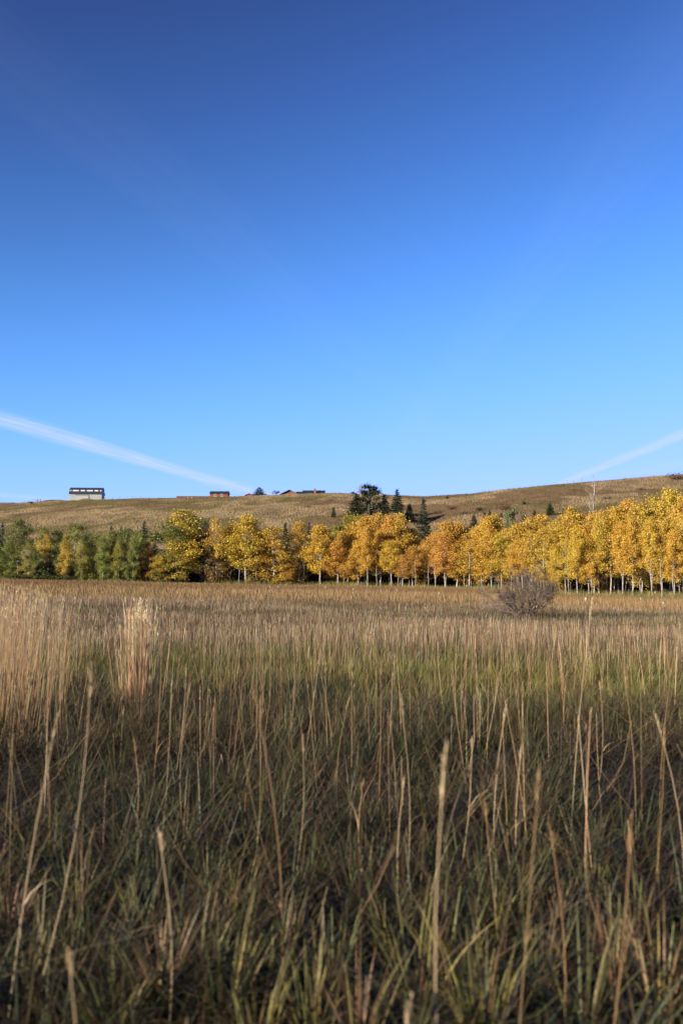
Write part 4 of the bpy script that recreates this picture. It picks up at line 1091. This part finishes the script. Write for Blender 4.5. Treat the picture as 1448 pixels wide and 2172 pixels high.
# the tall stand goes on out of view sunward, added to shade the near grass
n = 900; X = -rng.random(n) * 11 - .6; Y = rng.uniform(-8, 6, n)
k_ = (X < -.343 * Y * 1.06 - .45) & (np.hypot(X, Y) > 1.9) & (fbm(X * .7 + 31, Y * .7 + 3, 2) > .40); X, Y = X[k_], Y[k_]; n = len(X)
H = 1.0 + .36 * rng.random(n)
stalk_set(bag, X, Y, H, rng.random(n) * 6.283, np.abs(rng.normal(size=n)) * .09, .0042 + .003 * rng.random(n), strawcol(n), headn=4)
n = 5000; X = -rng.random(n) * 10 - .6; Y = rng.uniform(-7, 8, n)
k_ = (X < -.343 * Y * 1.06 - .45) & (np.hypot(X, Y) > 1.7); X, Y = X[k_], Y[k_]; n = len(X)
c = pal(n, [(3, BRN), (2, OLV), (2, RBR), (1, GRN)])
V, q, C = blades(pts(X, Y), .35 + .4 * rng.random(n), .006 + .006 * rng.random(n), rng.random(n) * 6.283, np.abs(rng.normal(size=n)) * .25, rng.random(n), c, c, 2); bag.add(V, q, C)
# scattered across the nearer meadow
X, Y = wedge(1750, 4.2, 17, .8); k_ = (fbm(X * .8 + 30, Y * .6 + 10, 2) > .54 - .14 * (rng.random(len(X)) < .3)) & (rng.random(len(X)) < np.interp(Y, [4, 8, 16], [.5, .7, 1])); k_ = k_ & ((np.abs(upx(X, Y) - 300) > 130) | (rng.random(len(X)) < .15)); X, Y = X[k_], Y[k_]; n = len(X)
H = (.36 + .66 * rng.random(n)) * np.interp(Y, [4, 8, 16], [.9, 1.0, .85])
stalk_set(bag, X, Y, H, rng.random(n) * 6.283, np.abs(rng.normal(size=n)) * .11, .0026 + .0018 * rng.random(n), strawcol(n), seg=3, headn=4)
# thickening into the dry stand
X, Y = wedge(2500, 14, 34, 1.5); n = len(X)
k_ = (fbm(X * .5 + 3, Y * .4 + 60, 2) > .47); X, Y = X[k_], Y[k_]; n = len(X)
H = (.34 + .36 * rng.random(n)) * np.interp(Y, [14, 20, 25, 34], [.8, 1.0, .8, .55])
stalk_set(bag, X, Y, H, rng.random(n) * 6.283, np.abs(rng.normal(size=n)) * .06, .0035 + .0025 * rng.random(n), strawcol(n), headn=2, seg=2)
stuff('tall_dry_stalks', bag, m_straw, 'thin tall dry grass stalks with seed heads spread over the meadow')

# one thick pale clump of tall dry stalks
cp = hit(296, 1512, 5, 60)
bag = Bag(); n = 230
a = rng.random(n) * 6.283; rr_ = np.minimum(np.abs(rng.normal(size=n)) * .10, .30); X = cp.x + np.cos(a) * rr_ * 1.25 + rng.normal(size=n) * .01; Y = cp.y + np.sin(a) * rr_
H = np.interp(rr_, [0, .15, .36], [1.24, 1.14, .75]) * (.62 + .42 * rng.random(n) ** .7)
stalk_set(bag, X, Y, H, a + rng.normal(size=n) * .5, rr_ * .40 + .06 * rng.random(n), .0045 + .0025 * rng.random(n), pal(n, [(3, (1.22, .96, .58)), (2, (1.08, .82, .48)), (1, PALE)], .15), headn=6)
cl_me = bag.mesh('grass_clump_stems', m_straw)
cl_v = np.empty(len(cl_me.vertices) * 3, np.float32); cl_me.vertices.foreach_get('co', cl_v)
cl_v = cl_v.reshape(-1, 3) - np.array(cp, np.float32); cl_me.vertices.foreach_set('co', cl_v.ravel())
clump = thing('grass_clump', 'thick pale straw clump of tall dry grass standing out of low grass', 'grass clump', cp)
o = obj('stalks', cl_me, clump); o['kind'] = 'stuff'
bag = Bag(); n = 420
a = rng.random(n) * 6.283; rr_ = .22 * np.sqrt(rng.random(n)); P = np.stack([np.cos(a) * rr_, np.sin(a) * rr_, np.full(n, -.02)], 1)
c = pal(n, [(3, TAN), (2, BRN), (1, PALE)])
V, q, C = blades(P, .2 + .3 * rng.random(n), .004 + .003 * rng.random(n), a, rr_ * 1.6, .9 * rng.random(n), c, c, 3); bag.add(V, q, C)
o = obj('base_leaves', bag.mesh('clump_leaves', m_grass), clump); o['kind'] = 'stuff'

# single tall stalks close to the camera (top px, top py, base px, base py)
HERO = [(190, 1392, 62, 2185), (104, 1318, 88, 1800), (128, 1500, 8, 2210), (345, 1330, 320, 1700), (396, 1402, 366, 1680), (404, 1440, 392, 1800), (533, 1440, 596, 2180),
        (334, 1748, 352, 2260), (945, 1552, 982, 2700), (1140, 1604, 1088, 2420), (1335, 1704, 1262, 2420), (1257, 1262, 1206, 1790), (808, 1392, 799, 1800),
        (848, 1462, 862, 1930), (857, 1640, 846, 1960), (742, 1470, 716, 1730), (826, 1510, 838, 1780), (1074, 1486, 1046, 1850), (1002, 1558, 966, 1900), (1322, 1400, 1348, 1800),
        (1386, 1500, 1456, 1930), (1268, 1438, 1262, 1720), (1104, 1570, 1096, 1860), (641, 1548, 622, 1900), (772, 1648, 776, 1900), (620, 1322, 614, 1580), (690, 1400, 696, 1640),
        (150, 1984, 196, 2800), (872, 2074, 838, 2700), (285, 1560, 276, 1830), (1166, 1740, 1190, 2240), (1030, 1700, 1060, 2050), (560, 1500, 520, 1790), (1425, 1390, 1400, 1740)]
for i, (xt, yt, xb, yb) in enumerate(HERO):
    db = ray(xb, yb); tt = EYE / -db.z; Yb = tt * db.y; Xb = tt * db.x
    zb_ = gz(Xb, Yb); dt = ray(xt, yt); Xt = dt.x / dt.y * Yb; Zt = EYE + dt.z / dt.y * Yb
    h = Zt - zb_; dxl = Xt - Xb; L_s = math.hypot(h, dxl)
    r = random.Random(100 + i); ck = r.choice([('tan', TAN), ('pale straw', PALE), ('light brown', (0.40, .27, .13)), ('reddish brown', (0.34, .20, .09))])
    cc = np.array(ck[1]) * r.uniform(.85, 1.08) * .84
    lab = ck[0] + (' dry grass stalk leaning clearly to one side' if abs(dxl) > .09 * h else ' dry grass stalk standing straight') + (', taller than the grass around it' if h > 1.0 else ', low among the green blades')
    if i == 11: lab = 'very long straight dry stalk reaching almost up to the golden trees'
    t = thing('grass_stalk', lab, 'grass stalk', (Xb, Yb, zb_ - .02), 0, 'single tall stalks in the near meadow')
    m = MB(); bow = r.uniform(-.05, .05); P = []
    for k in range(7):
        f = k / 6; P.append(Vector((dxl * f + bow * math.sin(math.pi * f), .03 * math.sin(2 * f + i), h * f)))
    rad = r.uniform(.0017, .0026)
    m.tube(P, [rad * (1 - .6 * k / 6) for k in range(7)], 5)
    me = m.mesh('stalk_stem'); at = me.attributes.new('Col', 'FLOAT_COLOR', 'POINT')
    zc = np.array([v[2] for v in m.v]) / max(h, .1); c4 = np.ones((len(m.v), 4), np.float32); c4[:, :3] = cc[None] * (0.8 + .25 * zc[:, None]); at.data.foreach_set('color', c4.ravel())
    me.materials.append(m_straw); obj('stem', me, t)
    bagh = Bag(); nn = 44; hl = r.uniform(.08, .15); f = 1 - hl * rng.random(nn)
    pf = np.stack([np.interp(f, np.arange(7) / 6, [p[j] for p in P]) for j in range(3)], 1)
    c = np.repeat(cc[None], nn, 0) * (0.75 + .5 * rng.random((nn, 1)))
    la = math.atan2(0, dxl) if abs(dxl) > .05 else 0
    V, q, C = blades(pf, (.018 + .026 * rng.random(nn)) * (1.25 - .95 * (f - 1 + hl) / hl), 0.0016 + .0012 * rng.random(nn), rng.random(nn) * 6.283, .06 + .24 * rng.random(nn), .3 * rng.random(nn), c, c * 1.05, 1, tipw=.3)
    bagh.add(V, q, C); obj('seed_head', bagh.mesh('seed_head', m_straw), t)
    bagh = Bag(); nn = 1; f = .25 + .35 * rng.random(nn)
    pf = np.stack([np.interp(f, np.arange(7) / 6, [p[j] for p in P]) for j in range(3)], 1)
    c = np.repeat(cc[None], nn, 0) * .85
    V, q, C = blades(pf, .12 + .16 * rng.random(nn), np.full(nn, .005), rng.random(nn) * 6.283, .3 + .3 * rng.random(nn), 1.2 + .8 * rng.random(nn), c, c, 4); bagh.add(V, q, C)
    obj('dry_leaf', bagh.mesh('dry_leaf', m_straw), t)

# broad-bladed tufts right in front
TUFT = [(335, 2110, .46, 'rb'), (478, 2130, .48, 'yg'), (415, 2060, .42, 'yg'), (505, 1900, .30, 'yg'), (880, 2120, .50, 'yg'), (1022, 2170, .40, 'yg'), (1236, 2150, .45, 'gr'),
        (1300, 2060, .42, 'rb'), (545, 2190, .36, 'yg'), (700, 2080, .36, 'gr'), (60, 2080, .38, 'yg'), (760, 2180, .42, 'rb'), (1140, 2060, .34, 'gr'), (1400, 2120, .44, 'rb'), (240, 2180, .36, 'gr'),
        (930, 1990, .36, 'gr'), (620, 1960, .30, 'rb'), (130, 2010, .34, 'gr'), (300, 1930, .30, 'yg'), (660, 2150, .42, 'yg'), (820, 1960, .32, 'gr'), (970, 2090, .40, 'yg'), (1090, 1950, .32, 'yg'),
        (1180, 1930, .30, 'rb'), (1350, 1960, .34, 'gr'), (20, 1930, .32, 'rb'), (440, 1860, .28, 'gr'), (760, 1850, .28, 'yg'), (1260, 1860, .28, 'yg'), (170, 1890, .30, 'yg'), (580, 2050, .36, 'gr')]
TL = {'yg': 'tuft of broad yellow green grass blades in the near meadow', 'rb': 'tuft of russet and green grass blades in the near meadow', 'gr': 'tuft of arching dark green grass blades in the near meadow'}
TCOL = {'yg': [(3, (0.27, .27, .06)), (2, (0.17, .19, .05)), (1, BRN)], 'rb': [(3, (0.26, .135, .08)), (2, (0.20, .18, .06)), (1, TAN)], 'gr': [(3, (0.09, .14, .04)), (2, (0.16, .18, .05)), (1, RBR)]}
for px, py, h, kd in TUFT:
    db = ray(px, py + 60); tt = (EYE - .02) / -db.z; x, y = tt * db.x, tt * db.y
    near_ = 'small ' if h < .33 else ('tall ' if h > .42 else '')
    t = thing('grass_tuft', near_ + TL[kd], 'grass tuft', (x, y, gz(x, y) - .02), 0, 'broad-bladed tufts close by')
    for nm, nb_, l0, kk in (('upright_blades', 18, h, .7), ('arching_blades', 22, h * .95, 2.2)):
        a = rng.random(nb_) * 6.283; rr_ = .045 * np.sqrt(rng.random(nb_)); P = np.stack([np.cos(a) * rr_, np.sin(a) * rr_, np.zeros(nb_)], 1)
        c = 1.15 * pal(nb_, TCOL[kd]); bagt = Bag()
        V, q, C = blades(P, l0 * (.6 + .45 * rng.random(nb_)), .007 + .006 * rng.random(nb_), a + rng.normal(size=nb_) * .4, .05 + .25 * rng.random(nb_), kk * rng.random(nb_), c * [.9, .75, .7], c * .7 + .3 * np.array(TAN) * KA, 5)
        bagt.add(V, q, C); obj(nm, bagt.mesh(nm, m_grass), t)
